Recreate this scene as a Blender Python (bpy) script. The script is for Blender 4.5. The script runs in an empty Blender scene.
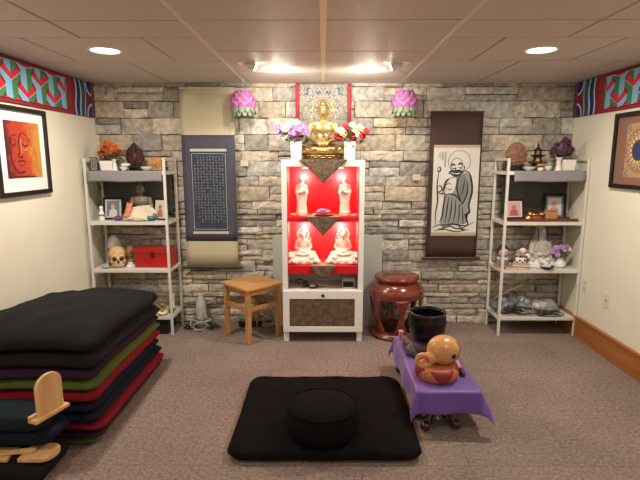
import bpy, bmesh, math, random
from mathutils import Vector, Matrix, noise
random.seed(7)
PI = math.pi
C = bpy.context.scene.collection
sc = bpy.context.scene

# ------------------------------------------------------------------ camera
cam_d = bpy.data.cameras.new('camera'); cam = bpy.data.objects.new('camera', cam_d); C.objects.link(cam)
cam_d.sensor_fit = 'HORIZONTAL'; cam_d.sensor_width = 36.0; cam_d.lens = 27.0; cam_d.clip_start = 0.05
cam.location = (0, 0, 1.59)
cam.rotation_euler = (math.radians(90 - 9.462), 0, math.radians(0.358))
sc.camera = cam

# ------------------------------------------------------------------ view + world
sc.view_settings.view_transform = 'Standard'; sc.view_settings.look = 'None'
sc.view_settings.gamma = 1.0; sc.view_settings.use_curve_mapping = False
sc.view_settings.exposure = 0.0
w = bpy.data.worlds.new('world'); sc.world = w; w.use_nodes = True
w.node_tree.nodes['Background'].inputs[0].default_value = (0.9, 0.75, 0.6, 1)
w.node_tree.nodes['Background'].inputs[1].default_value = 0.15
WARM = (1.0, 0.89, 0.76)

def lamp(name, kind, loc, power, color=WARM, target=None, radius=0.05, angle=120, blend=0.6, size=0.12, parent=None):
    d = bpy.data.lights.new(name, kind); d.energy = power; d.color = color
    if kind == 'SPOT':
        d.spot_size = math.radians(angle); d.spot_blend = blend; d.shadow_soft_size = radius
    elif kind == 'POINT': d.shadow_soft_size = radius
    elif kind == 'AREA': d.shape = 'DISK'; d.size = size
    o = bpy.data.objects.new(name, d); C.objects.link(o)
    o.location = loc
    if target is not None:
        o.rotation_euler = (Vector(target) - Vector(loc)).to_track_quat('-Z', 'Y').to_euler()
    return o
# the ceiling downlights: two in view, the same fixtures again over the rest of the room
DOWNLIGHTS = [(-1.39, 3.21), (1.385, 3.21), (-1.39, 1.15), (1.385, 1.15), (-1.39, -0.9), (1.385, -0.9)]
for i, (x, y) in enumerate(DOWNLIGHTS):
    lamp('downlight_lamp', 'AREA', (x, y, 2.272), 27 if i < 2 else 12.5, size=0.15)
# the two gimbal spots over the altar, plus added point lamps for ceiling glare
for s in (-1, 1):
    lamp('gimbal_lamp', 'SPOT', (s * 0.44, 3.70, 2.215), 36, color=(1.0, 0.90, 0.76), target=(s * 0.05, 4.35, 1.75), radius=0.03, angle=150, blend=0.9)
    lamp('gimbal_glare_fill', 'POINT', (s * 0.36, 3.83, 2.238), 1.5, color=(1.0, 0.88, 0.7), radius=0.025)
    lamp('gimbal_glare_fill', 'POINT', (s * 0.28, 3.93, 2.242), 1.0, color=(1.0, 0.88, 0.7), radius=0.03)
# the little lamps inside the altar cabinet, with an added fill in front
for z in (1.47, 1.02):
    for s in (-1, 1):
        lamp('altar_lamp_and_fill', 'POINT', (s * 0.165, 4.325, z - 0.03), 7.5, color=(1.0, 0.84, 0.52), radius=0.02)
        lamp('altar_lamp_and_fill', 'POINT', (s * 0.15, 4.10, z + 0.02), 0.8, color=(1.0, 0.90, 0.74), radius=0.02)  # added fill without a fixture, whitens the figurines from the front

# ------------------------------------------------------------------ materials
MATS = {}
def mat(name, col, rough=0.6, metal=0.0, var=0.0, vscale=20.0, bump=0.0, bscale=60.0, emit=None, estr=0.0, attr=None,
        trans=0.0, sheen=0.0, coat=0.0, col2=None, sss=0.0, spec=0.5):
    if name in MATS: return MATS[name]
    m = bpy.data.materials.new(name); m.use_nodes = True
    nt = m.node_tree; b = nt.nodes['Principled BSDF']
    b.inputs['Base Color'].default_value = (*col, 1); b.inputs['Roughness'].default_value = rough
    b.inputs['Metallic'].default_value = metal
    b.inputs['Specular IOR Level'].default_value = spec
    if trans: b.inputs['Transmission Weight'].default_value = trans
    if sheen: b.inputs['Sheen Weight'].default_value = sheen
    if coat: b.inputs['Coat Weight'].default_value = coat
    if sss:
        b.inputs['Subsurface Weight'].default_value = sss; b.inputs['Subsurface Radius'].default_value = (0.02, 0.012, 0.008)
    if emit:
        b.inputs['Emission Color'].default_value = (*emit, 1); b.inputs['Emission Strength'].default_value = estr
    tc = nt.nodes.new('ShaderNodeTexCoord')
    src = None
    if attr:
        a = nt.nodes.new('ShaderNodeAttribute'); a.attribute_name = attr; src = a.outputs['Color']
    if var > 0 or col2:
        n = nt.nodes.new('ShaderNodeTexNoise'); n.inputs['Scale'].default_value = vscale
        n.inputs['Detail'].default_value = 5; nt.links.new(tc.outputs['Object'], n.inputs['Vector'])
        r = nt.nodes.new('ShaderNodeMapRange'); r.inputs[1].default_value = 0.3; r.inputs[2].default_value = 0.7
        nt.links.new(n.outputs['Fac'], r.inputs[0])
        if col2:
            mx = nt.nodes.new('ShaderNodeMix'); mx.data_type = 'RGBA'
            mx.inputs[6].default_value = (*col, 1); mx.inputs[7].default_value = (*col2, 1)
            nt.links.new(r.outputs[0], mx.inputs[0]); nt.links.new(mx.outputs[2], b.inputs['Base Color'])
        else:
            r.inputs[3].default_value = 1 - var; r.inputs[4].default_value = 1 + var
            mx = nt.nodes.new('ShaderNodeVectorMath'); mx.operation = 'MULTIPLY'
            if src: nt.links.new(src, mx.inputs[0])
            else: mx.inputs[0].default_value = col
            cmb = nt.nodes.new('ShaderNodeCombineXYZ')
            for k in range(3): nt.links.new(r.outputs[0], cmb.inputs[k])
            nt.links.new(cmb.outputs[0], mx.inputs[1]); nt.links.new(mx.outputs[0], b.inputs['Base Color'])
    elif src: nt.links.new(src, b.inputs['Base Color'])
    if bump > 0:
        n2 = nt.nodes.new('ShaderNodeTexNoise'); n2.inputs['Scale'].default_value = bscale; n2.inputs['Detail'].default_value = 4
        nt.links.new(tc.outputs['Object'], n2.inputs['Vector'])
        bp = nt.nodes.new('ShaderNodeBump'); bp.inputs['Strength'].default_value = bump; bp.inputs['Distance'].default_value = 0.01
        nt.links.new(n2.outputs['Fac'], bp.inputs['Height']); nt.links.new(bp.outputs[0], b.inputs['Normal'])
    MATS[name] = m
    return m

def wood(name, c1, c2, scale=6.0, axis='Z', rough=0.45, coat=0.0):
    if name in MATS: return MATS[name]
    m = bpy.data.materials.new(name); m.use_nodes = True; nt = m.node_tree; b = nt.nodes['Principled BSDF']
    tc = nt.nodes.new('ShaderNodeTexCoord'); mp = nt.nodes.new('ShaderNodeMapping')
    s = {'X': (1, 12, 12), 'Y': (12, 1, 12), 'Z': (12, 12, 1)}[axis]
    mp.inputs['Scale'].default_value = s
    nt.links.new(tc.outputs['Object'], mp.inputs['Vector'])
    n = nt.nodes.new('ShaderNodeTexNoise'); n.inputs['Scale'].default_value = scale; n.inputs['Detail'].default_value = 6
    n.inputs['Distortion'].default_value = 0.6
    nt.links.new(mp.outputs[0], n.inputs['Vector'])
    cr = nt.nodes.new('ShaderNodeValToRGB'); cr.color_ramp.elements[0].position = 0.35; cr.color_ramp.elements[1].position = 0.65
    cr.color_ramp.elements[0].color = (*c1, 1); cr.color_ramp.elements[1].color = (*c2, 1)
    nt.links.new(n.outputs['Fac'], cr.inputs[0]); nt.links.new(cr.outputs[0], b.inputs['Base Color'])
    b.inputs['Roughness'].default_value = rough
    if coat: b.inputs['Coat Weight'].default_value = coat
    MATS[name] = m
    return m

# ------------------------------------------------------------------ mesh builder
class MB:
    def __init__(s): s.bm = bmesh.new(); s.mi = 0
    def _faces(s, new):
        for f in new: f.material_index = s.mi
    def box(s, c, size, rot=None, taper=None):
        x, y, z = [v / 2 for v in size]
        t = taper or 1.0
        co = [(-x, -y, -z), (x, -y, -z), (x, y, -z), (-x, y, -z), (-x * t, -y * t, z), (x * t, -y * t, z), (x * t, y * t, z), (-x * t, y * t, z)]
        M = Matrix.Translation(c) @ (rot.to_4x4() if rot is not None else Matrix())
        v = [s.bm.verts.new(M @ Vector(p)) for p in co]
        s._faces([s.bm.faces.new([v[i] for i in f]) for f in ((3, 2, 1, 0), (4, 5, 6, 7), (0, 1, 5, 4), (1, 2, 6, 5), (2, 3, 7, 6), (3, 0, 4, 7))])
        return s
    def b2(s, x0, x1, y0, y1, z0, z1):
        return s.box(((x0 + x1) / 2, (y0 + y1) / 2, (z0 + z1) / 2), (abs(x1 - x0), abs(y1 - y0), abs(z1 - z0)))
    def bar(s, a, b, wx, wy=None, up=(0, 0, 1)):
        a, b = Vector(a), Vector(b); d = b - a; wy = wy or wx
        q = d.to_track_quat('Z', 'Y').to_matrix()
        return s.box((a + b) / 2, (wx, wy, d.length), q)
    def lathe(s, prof, n=32, M=None, sx=1.0, sy=1.0, wob=None):
        M = M or Matrix(); rings = []
        loop = len(prof) >= 5 and abs(prof[0][0] - prof[-1][0]) < 1e-6 and prof[0][0] > .01 and abs(prof[0][1] - prof[-1][1]) < .0061
        if loop and prof[0] == prof[-1]: prof = prof[:-1]
        for (r, z) in prof:
            ring = []
            for i in range(n):
                a = 2 * PI * i / n; rr = r
                if wob: rr = wob(r, z, a)
                ring.append(s.bm.verts.new(M @ Vector((rr * math.cos(a) * sx, rr * math.sin(a) * sy, z))))
            rings.append(ring)
        fs = []
        for k in range(len(rings) - 1):
            for i in range(n):
                j = (i + 1) % n
                fs.append(s.bm.faces.new((rings[k][i], rings[k][j], rings[k + 1][j], rings[k + 1][i])))
        if loop:
            for i in range(n): fs.append(s.bm.faces.new((rings[-1][i], rings[-1][(i + 1) % n], rings[0][(i + 1) % n], rings[0][i])))
        else:
            if prof[0][0] > 1e-6: fs.append(s.bm.faces.new(rings[0][::-1]))
            if prof[-1][0] > 1e-6: fs.append(s.bm.faces.new(rings[-1]))
        s._faces(fs)
        return s
    def ell(s, c, r, rot=None, n=16):
        if isinstance(r, (int, float)): r = (r, r, r)
        M = Matrix.Translation(c) @ (rot.to_4x4() if rot is not None else Matrix()) @ Matrix.Diagonal((*r, 1))
        prof = [(max(1e-4, math.sin(PI * i / n)), -math.cos(PI * i / n)) for i in range(n + 1)]
        return s.lathe(prof, n * 2 if n < 12 else 24, M)
    def cone(s, a, ra, b, rb, n=12):
        a, b = Vector(a), Vector(b); d = b - a
        M = Matrix.Translation(a) @ d.to_track_quat('Z', 'Y').to_matrix().to_4x4()
        return s.lathe([(ra, 0), (rb, d.length)], n, M)
    def cap(s, a, ra, b, rb, n=12):
        s.cone(a, ra, b, rb, n); s.ell(a, ra, n=8); s.ell(b, rb, n=8); return s
    def tube(s, pts, r, n=8, closed=False):
        pts = [Vector(p) for p in pts]; rings = []; N = len(pts)
        ref = Vector((0.31, 0.2, 0.93)).normalized()
        for i, p in enumerate(pts):
            if closed: t = pts[(i + 1) % N] - pts[(i - 1) % N]
            else: t = pts[min(i + 1, N - 1)] - pts[max(i - 1, 0)]
            if t.length < 1e-9: t = Vector((0, 0, 1))
            t.normalize(); u = t.cross(ref)
            if u.length < 0.05: u = t.cross(Vector((1, 0, 0)))
            u.normalize(); v = t.cross(u)
            rr = r(i / max(1, N - 1)) if callable(r) else r
            rings.append([s.bm.verts.new(p + rr * (u * math.cos(2 * PI * k / n) + v * math.sin(2 * PI * k / n))) for k in range(n)])
        fs = []
        R = range(N) if closed else range(N - 1)
        for i in R:
            A, B = rings[i], rings[(i + 1) % N]
            for k in range(n): fs.append(s.bm.faces.new((A[k], A[(k + 1) % n], B[(k + 1) % n], B[k])))
        if not closed: fs += [s.bm.faces.new(rings[0][::-1]), s.bm.faces.new(rings[-1])]
        s._faces(fs); return s
    def prism(s, pts, d, M=None):
        """closed outline pts (x,z) extruded from y=0 to y=d"""
        M = M or Matrix(); a = [s.bm.verts.new(M @ Vector((p[0], 0, p[1]))) for p in pts]
        b = [s.bm.verts.new(M @ Vector((p[0], d, p[1]))) for p in pts]; n = len(pts)
        fs = [s.bm.faces.new(a), s.bm.faces.new(b[::-1])]
        for i in range(n): fs.append(s.bm.faces.new((a[i], b[i], b[(i + 1) % n], a[(i + 1) % n])))
        s._faces(fs); return s
    def grid(s, fn, nu, nv, closeu=False):
        V = [[s.bm.verts.new(fn(i / nu, j / nv)) for j in range(nv + 1)] for i in range(nu + (0 if closeu else 1))]
        fs = []; L = len(V)
        for i in range(nu):
            for j in range(nv):
                fs.append(s.bm.faces.new((V[i][j], V[(i + 1) % L][j], V[(i + 1) % L][j + 1], V[i][j + 1])))
        s._faces(fs); return s
    def build(s, name, mats, parent=None, smooth=False, bevel=0.0, loc=None, rot=None, solid=0.0, sub=0, seg=2):
        bmesh.ops.recalc_face_normals(s.bm, faces=s.bm.faces)
        me = bpy.data.meshes.new(name); s.bm.to_mesh(me); s.bm.free()
        if not isinstance(mats, (list, tuple)): mats = [mats]
        for m in mats: me.materials.append(m)
        o = bpy.data.objects.new(name, me); C.objects.link(o)
        if parent: o.parent = parent
        if loc: o.location = loc
        if rot: o.rotation_euler = rot
        if smooth:
            for p in me.polygons: p.use_smooth = True
            if smooth == 'auto':
                try: me.set_sharp_from_angle(angle=math.radians(38))
                except Exception: pass
        if solid: md = o.modifiers.new('s', 'SOLIDIFY'); md.thickness = solid; md.offset = 0
        if bevel: md = o.modifiers.new('b', 'BEVEL'); md.width = bevel; md.segments = seg; md.limit_method = 'ANGLE'; md.angle_limit = math.radians(40)
        if sub: md = o.modifiers.new('u', 'SUBSURF'); md.levels = sub; md.render_levels = sub
        return o

def fuse(mb, name, m, parent=None, voxel=0.005, smooth=3, loc=None):
    """join overlapping solids into one continuous skin"""
    o = mb.build(name, m, None)
    md = o.modifiers.new('r', 'REMESH'); md.mode = 'VOXEL'; md.voxel_size = voxel
    md2 = o.modifiers.new('sm', 'SMOOTH'); md2.iterations = smooth; md2.factor = 0.5
    dg = bpy.context.evaluated_depsgraph_get(); dg.update()
    me = bpy.data.meshes.new_from_object(o.evaluated_get(dg))
    o.modifiers.clear(); old = o.data; o.data = me; bpy.data.meshes.remove(old)
    if not me.materials: me.materials.append(m)
    for p in me.polygons: p.use_smooth = True; p.material_index = 0
    me.materials.clear(); me.materials.append(m)
    if parent: o.parent = parent
    if loc: o.location = loc
    return o

def thing(name, label, cat, loc=(0, 0, 0), rz=0.0, group=None):
    o = bpy.data.objects.new(name, None); C.objects.link(o); o.location = loc; o.rotation_euler = (0, 0, rz)
    o.empty_display_size = 0.05
    return tag(o, label, cat, group)
def tag(o, label, cat, group=None, kind=None):
    o['label'] = label; o['category'] = cat
    if group: o['group'] = group
    if kind: o['kind'] = kind
    return o
def struct(o): o['kind'] = 'structure'; return o
def children(o): return [c for c in bpy.data.objects if c.parent == o]
def copy_tree(o, loc=None, rz=None, label=None, parent=None):
    c = o.copy(); C.objects.link(c)
    if parent: c.parent = parent
    if loc is not None: c.location = loc
    if rz is not None: c.rotation_euler = (0, 0, rz)
    if label: c['label'] = label
    for ch in children(o): copy_tree(ch, parent=c)
    return c
def nz(x, y, z=0.0, s=1.0): return noise.noise(Vector((x * s, y * s, z * s)))
def rotz(a): return Matrix.Rotation(a, 3, 'Z')
def rotx(a): return Matrix.Rotation(a, 3, 'X')
def roty(a): return Matrix.Rotation(a, 3, 'Y')

# flat art: shapes laid on a plane; F maps (u, v, height) to 3-D
class Art:
    def __init__(s, F): s.F = F; s.mb = MB(); s.lay = 0
    def poly(s, pts, mi, h=None):
        s.lay += 1; h = h if h is not None else 0.0006 + 0.00006 * s.lay
        vs = [s.mb.bm.verts.new(s.F(p[0], p[1], h)) for p in pts]
        f = s.mb.bm.faces.new(vs); f.material_index = mi
        if len(pts) > 4: bmesh.ops.triangulate(s.mb.bm, faces=[f])
    def disc(s, c, r, mi, ry=None, n=28):
        ry = ry or r
        s.poly([(c[0] + r * math.cos(2 * PI * i / n), c[1] + ry * math.sin(2 * PI * i / n)) for i in range(n)], mi)
    def stroke(s, pts, w, mi, smooth=True):
        s.lay += 1; h = 0.0006 + 0.00006 * s.lay
        P = [Vector(p) for p in pts]
        if smooth and len(P) > 2:
            Q = []
            for i in range(len(P) - 1):
                p0 = P[max(i - 1, 0)]; p1 = P[i]; p2 = P[i + 1]; p3 = P[min(i + 2, len(P) - 1)]
                for k in range(5):
                    t = k / 5
                    Q.append(0.5 * ((2 * p1) + (p2 - p0) * t + (2 * p0 - 5 * p1 + 4 * p2 - p3) * t * t + (3 * p1 - p0 - 3 * p2 + p3) * t ** 3))
            Q.append(P[-1]); P = Q
        prev = None; N = len(P)
        for i, p in enumerate(P):
            t = P[min(i + 1, N - 1)] - P[max(i - 1, 0)]
            if t.length < 1e-9: continue
            t.normalize(); n = Vector((-t.y, t.x)); ww = (w(i / (N - 1)) if callable(w) else w) / 2
            a = s.mb.bm.verts.new(s.F(*(p + n * ww), h)); b = s.mb.bm.verts.new(s.F(*(p - n * ww), h))
            if prev:
                f = s.mb.bm.faces.new((prev[0], prev[1], b, a)); f.material_index = mi
            prev = (a, b)
    def ring(s, c, r, w, mi, n=36, ry=None):
        ry = ry or r
        s.stroke([(c[0] + r * math.cos(2 * PI * i / n), c[1] + ry * math.sin(2 * PI * i / n)) for i in range(n + 1)], w, mi, smooth=False)
    def build(s, name, mats, parent=None):
        me = bpy.data.meshes.new(name); s.mb.bm.to_mesh(me); s.mb.bm.free()
        for m in mats: me.materials.append(m)
        o = bpy.data.objects.new(name, me); C.objects.link(o)
        if parent: o.parent = parent
        return o

# ------------------------------------------------------------------ shared materials
M_paint = mat('cream_wall_paint', (0.78, 0.75, 0.62), 0.75, bump=0.08, bscale=180, var=0.02, vscale=3)
M_ceil = mat('ceiling_tile', (0.66, 0.58, 0.52), 0.5, bump=0.7, bscale=110, var=0.08, vscale=160)
M_tee = mat('ceiling_tee', (0.78, 0.70, 0.62), 0.4)
M_tee_dark = mat('ceiling_gap', (0.16, 0.12, 0.09), 0.8)
M_gold_tee = mat('centre_tee', (0.80, 0.66, 0.42), 0.35)
M_white = mat('white_lacquer', (0.82, 0.80, 0.76), 0.4)
M_shelfw = mat('white_metal', (0.70, 0.68, 0.63), 0.4)
M_black = mat('black_lacquer', (0.012, 0.011, 0.011), 0.3)
M_blackcloth = mat('black_cotton', (0.0085, 0.0085, 0.010), 0.92, bump=0.3, bscale=25, spec=0.2)
M_deep = mat('deep_black_cotton', (0.0045, 0.0042, 0.0042), 0.95, bump=0.15, bscale=60, spec=0.12)
M_ceramic = mat('white_ceramic', (0.85, 0.83, 0.78), 0.25)
M_green = mat('leaf_green', (0.055, 0.085, 0.03), 0.6, var=0.3, vscale=30)
M_olive = mat('dry_leaf', (0.13, 0.095, 0.06), 0.7, var=0.3, vscale=30)

# ------------------------------------------------------------------ room shell
XL, XR, YB, YF, H = -2.12, 2.31, 4.60, -2.2, 2.29
mb = MB(); mb.b2(XL - 0.1, XL, YF, YB + 0.1, 0, H); struct(mb.build('wall_left', M_paint))
mb = MB(); mb.b2(XR, XR + 0.1, YF, YB + 0.1, 0, H); struct(mb.build('wall_right', M_paint))
mb = MB(); mb.b2(XL - 0.1, XR + 0.1, YF - 0.1, YF, 0, H); struct(mb.build('wall_front', M_paint))

# floor of carpet tiles
def color_attr(o, fn):
    a = o.data.color_attributes.new('Col', 'FLOAT_COLOR', 'CORNER')
    i = 0
    for p in o.data.polygons:
        c = fn(p)
        for _ in p.loop_indices: a.data[_].color = (*c, 1)
def carpet_material():
    m = bpy.data.materials.new('carpet'); m.use_nodes = True; nt = m.node_tree; b = nt.nodes['Principled BSDF']
    tc = nt.nodes.new('ShaderNodeTexCoord')
    a = nt.nodes.new('ShaderNodeAttribute'); a.attribute_name = 'Col'
    n1 = nt.nodes.new('ShaderNodeTexNoise'); n1.inputs['Scale'].default_value = 52; n1.inputs['Detail'].default_value = 5; n1.inputs['Roughness'].default_value = 0.75
    n2 = nt.nodes.new('ShaderNodeTexNoise'); n2.inputs['Scale'].default_value = 2.2; n2.inputs['Detail'].default_value = 3
    nt.links.new(tc.outputs['Object'], n1.inputs['Vector']); nt.links.new(tc.outputs['Object'], n2.inputs['Vector'])
    r1 = nt.nodes.new('ShaderNodeMapRange'); r1.inputs[1].default_value = 0.3; r1.inputs[2].default_value = 0.7; r1.inputs[3].default_value = 0.45; r1.inputs[4].default_value = 1.55
    r2 = nt.nodes.new('ShaderNodeMapRange'); r2.inputs[1].default_value = 0.3; r2.inputs[2].default_value = 0.7; r2.inputs[3].default_value = 0.9; r2.inputs[4].default_value = 1.1
    nt.links.new(n1.outputs['Fac'], r1.inputs[0]); nt.links.new(n2.outputs['Fac'], r2.inputs[0])
    mu = nt.nodes.new('ShaderNodeMath'); mu.operation = 'MULTIPLY'; nt.links.new(r1.outputs[0], mu.inputs[0]); nt.links.new(r2.outputs[0], mu.inputs[1])
    sc_ = nt.nodes.new('ShaderNodeVectorMath'); sc_.operation = 'SCALE'
    nt.links.new(a.outputs['Color'], sc_.inputs[0]); nt.links.new(mu.outputs[0], sc_.inputs['Scale'])
    nt.links.new(sc_.outputs[0], b.inputs['Base Color']); b.inputs['Roughness'].default_value = 0.95
    b.inputs['Specular IOR Level'].default_value = 0.15
    bp = nt.nodes.new('ShaderNodeBump'); bp.inputs['Strength'].default_value = 0.6; bp.inputs['Distance'].default_value = 0.008
    nt.links.new(n1.outputs['Fac'], bp.inputs['Height']); nt.links.new(bp.outputs[0], b.inputs['Normal'])
    return m
mb = MB(); T = 0.5755
mb.b2(XL - 0.1, XR + 0.1, YF - 0.1, YB + 0.1, -0.05, -0.006)
x = -0.375 - 4 * T
while x < XR + 0.05:
    y = 2.305 - 8 * T
    while y < YB + 0.05:
        g = 0.0009
        mb.b2(max(x + g, XL - .05), min(x + T - g, XR + .05), max(y + g, YF), min(y + T - g, YB + .05), -0.006, 0.0)
        y += T
    x += T
fl = mb.build('floor', carpet_material()); struct(fl)
CAR = (0.240, 0.182, 0.158)
def carcol(p):
    if p.index < 6: return tuple(c * 0.6 for c in CAR)
    random.seed(p.index // 6); k = random.uniform(0.96, 1.04)
    return tuple(c * k for c in CAR)
color_attr(fl, carcol); random.seed(7)

# ceiling of tiles, with tees
mb = MB()
mb.mi = 1; mb.b2(XL - 0.1, XR + 0.1, YF - 0.1, YB + 0.1, H, H + 0.05)
mb.mi = 0; g = 0.006
def tile(x0, x1, y0, y1): mb.b2(x0 + g, x1 - g, y0 + g, y1 - g, H - 0.009, H)
ys = [3.95 - 0.70 * k for k in range(0, 9)][::-1]
for x0, x1 in ((-0.71, 0), (0, 0.71)):
    for y0, y1 in zip(ys, ys[1:] + [YB + .02]): tile(x0, x1, y0, y1)
bands = [(YF, -0.1, 0), (-0.1, 0.6, 1), (0.6, 1.25, 0), (1.25, 1.9, 1), (1.9, 2.555, 0), (2.555, 2.9, 0), (2.9, 3.56, 1), (3.56, 3.93, 0), (3.93, YB + .02, 0)]
for y0, y1, ph in bands:
    xs = [0.71, 1.395, 2.09, 2.8] if not ph else [0.71, 1.045, 1.74, 2.43]
    for sgn in (-1, 1):
        for a, b in zip(xs, xs[1:]):
            a_, b_ = sgn * a, sgn * b
            lo, hi = min(a_, b_), max(a_, b_); lo = max(lo, XL); hi = min(hi, XR)
            if hi - lo > 0.03: tile(lo, hi, y0, y1)
struct(mb.build('ceiling', [M_ceil, M_tee_dark], bevel=0.002, seg=1))
mb = MB(); mb.b2(-0.016, 0.016, YF, YB, H - 0.012, H - 0.006); struct(mb.build('trim_1', M_gold_tee, bevel=0.002))
for i, x in ((2, -0.71), (3, 0.71)):
    mb = MB(); mb.b2(x - 0.011, x + 0.011, YF, YB, H - 0.011, H - 0.006); struct(mb.build('trim_%d' % i, M_tee, bevel=0.002))

# stacked ledge-stone back wall
mb = MB(); cols = []
mb.b2(XL - 0.1, XR + 0.1, YB, YB + 0.1, 0, H); cols += [(0.05, 0.042, 0.035)] * 6
palette = [tuple(v * 1.12 for v in c) for c in [(0.40, 0.36, 0.30), (0.33, 0.31, 0.28), (0.48, 0.41, 0.31), (0.54, 0.45, 0.33), (0.45, 0.40, 0.33), (0.27, 0.255, 0.24), (0.50, 0.46, 0.39), (0.36, 0.30, 0.23), (0.43, 0.40, 0.36), (0.58, 0.51, 0.40), (0.30, 0.285, 0.27), (0.44, 0.44, 0.42), (0.52, 0.50, 0.46)]]
random.seed(21)
def stone(x0, x1, z0, z1, yf, col):
    n = max(4, int((x1 - x0) / 0.035)); m = 4; gap = 0.003
    x0 += gap; x1 -= gap; z0 += gap; z1 -= gap
    sd = random.uniform(0, 100); tilt = random.uniform(-0.008, 0.008)
    F = []
    for i in range(n + 1):
        row = []
        for j in range(m + 1):
            u, v = i / n, j / m
            e = 0.007 if (i in (0, n) or j in (0, m)) else 0.0
            yy = yf + e + nz(x0 + u * (x1 - x0), z0 + v * (z1 - z0), sd, 14) * 0.011 + nz(x0 + u * (x1 - x0), (z0 + v * (z1 - z0)) * 2, sd, 40) * 0.008 + tilt * (u - .5)
            zz = z0 + v * (z1 - z0) + (nz(x0 + u * (x1 - x0), sd, 0, 7) * 0.006 if j in (0, m) else 0)
            row.append(mb.bm.verts.new((x0 + u * (x1 - x0), min(yy, YB - .002), zz)))
        F.append(row)
    cnt = 0
    for i in range(n):
        for j in range(m):
            mb.bm.faces.new((F[i][j], F[i + 1][j], F[i + 1][j + 1], F[i][j + 1])); cnt += 1
    rim = [F[i][0] for i in range(n + 1)] + [F[n][j] for j in range(1, m + 1)] + [F[i][m] for i in range(n - 1, -1, -1)] + [F[0][j] for j in range(m - 1, 0, -1)]
    bk = [mb.bm.verts.new((v.co.x, YB + 0.005, v.co.z)) for v in rim]
    for i in range(len(rim)):
        mb.bm.faces.new((rim[i], bk[i], bk[(i + 1) % len(rim)], rim[(i + 1) % len(rim)])); cnt += 1
    cols.extend([col] * cnt)
z = 0.0
while z < H - 0.01:
    big = z > 1.15
    h = random.choice([0.095, 0.125, 0.14, 0.15]) if big else random.choice([0.05, 0.07, 0.08, 0.105])
    if z + h > H - 0.04: h = H - z
    x = XL - 0.05 - random.uniform(0, 0.2)
    while x < XR + 0.02:
        L = random.uniform(0.22, 0.52)
        col = random.choice(palette); k = random.uniform(0.85, 1.12); col = tuple(c * k for c in col)
        col = tuple(c * .78 + m_ * .22 for c, m_ in zip(col, (.47, .43, .36)))
        yf = YB - random.uniform(0.012, 0.055)
        x1 = min(x + L, XR + 0.03)
        if random.random() < 0.28 and h > 0.09:
            hm = z + h * random.uniform(0.4, 0.6); c2 = random.choice(palette)
            stone(x, x1, z, hm, yf, col); stone(x, x1, hm, z + h, YB - random.uniform(0.02, 0.05), c2)
        else: stone(x, x1, z, z + h, yf, col)
        x = x1
        if x1 >= XR + 0.03: break
    z += h
M_stone = mat('ledge_stone', (0.4, 0.36, 0.3), 0.85, attr='Col', var=0.30, vscale=22, bump=1.0, bscale=38)
wb = mb.build('wall_back', M_stone); struct(wb)
# face order is kept from construction
color_attr(wb, lambda p: cols[p.index]); random.seed(7)

M_base = wood('baseboard_wood', (0.30, 0.105, 0.025), (0.42, 0.16, 0.045), 3, 'Y', 0.4)
mb = MB(); mb.b2(XR - 0.022, XR, YF, YB - 0.04, 0, 0.195); mb.b2(XR - 0.03, XR, YF, YB - 0.04, 0.178, 0.20)
struct(mb.build('baseboard_right', M_base, bevel=0.004))
mb = MB(); mb.b2(XL, XL + 0.022, YF, YB - 0.04, 0, 0.195); mb.b2(XL, XL + 0.03, YF, YB - 0.04, 0.178, 0.20)
struct(mb.build('baseboard_left', M_base, bevel=0.004))

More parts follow.
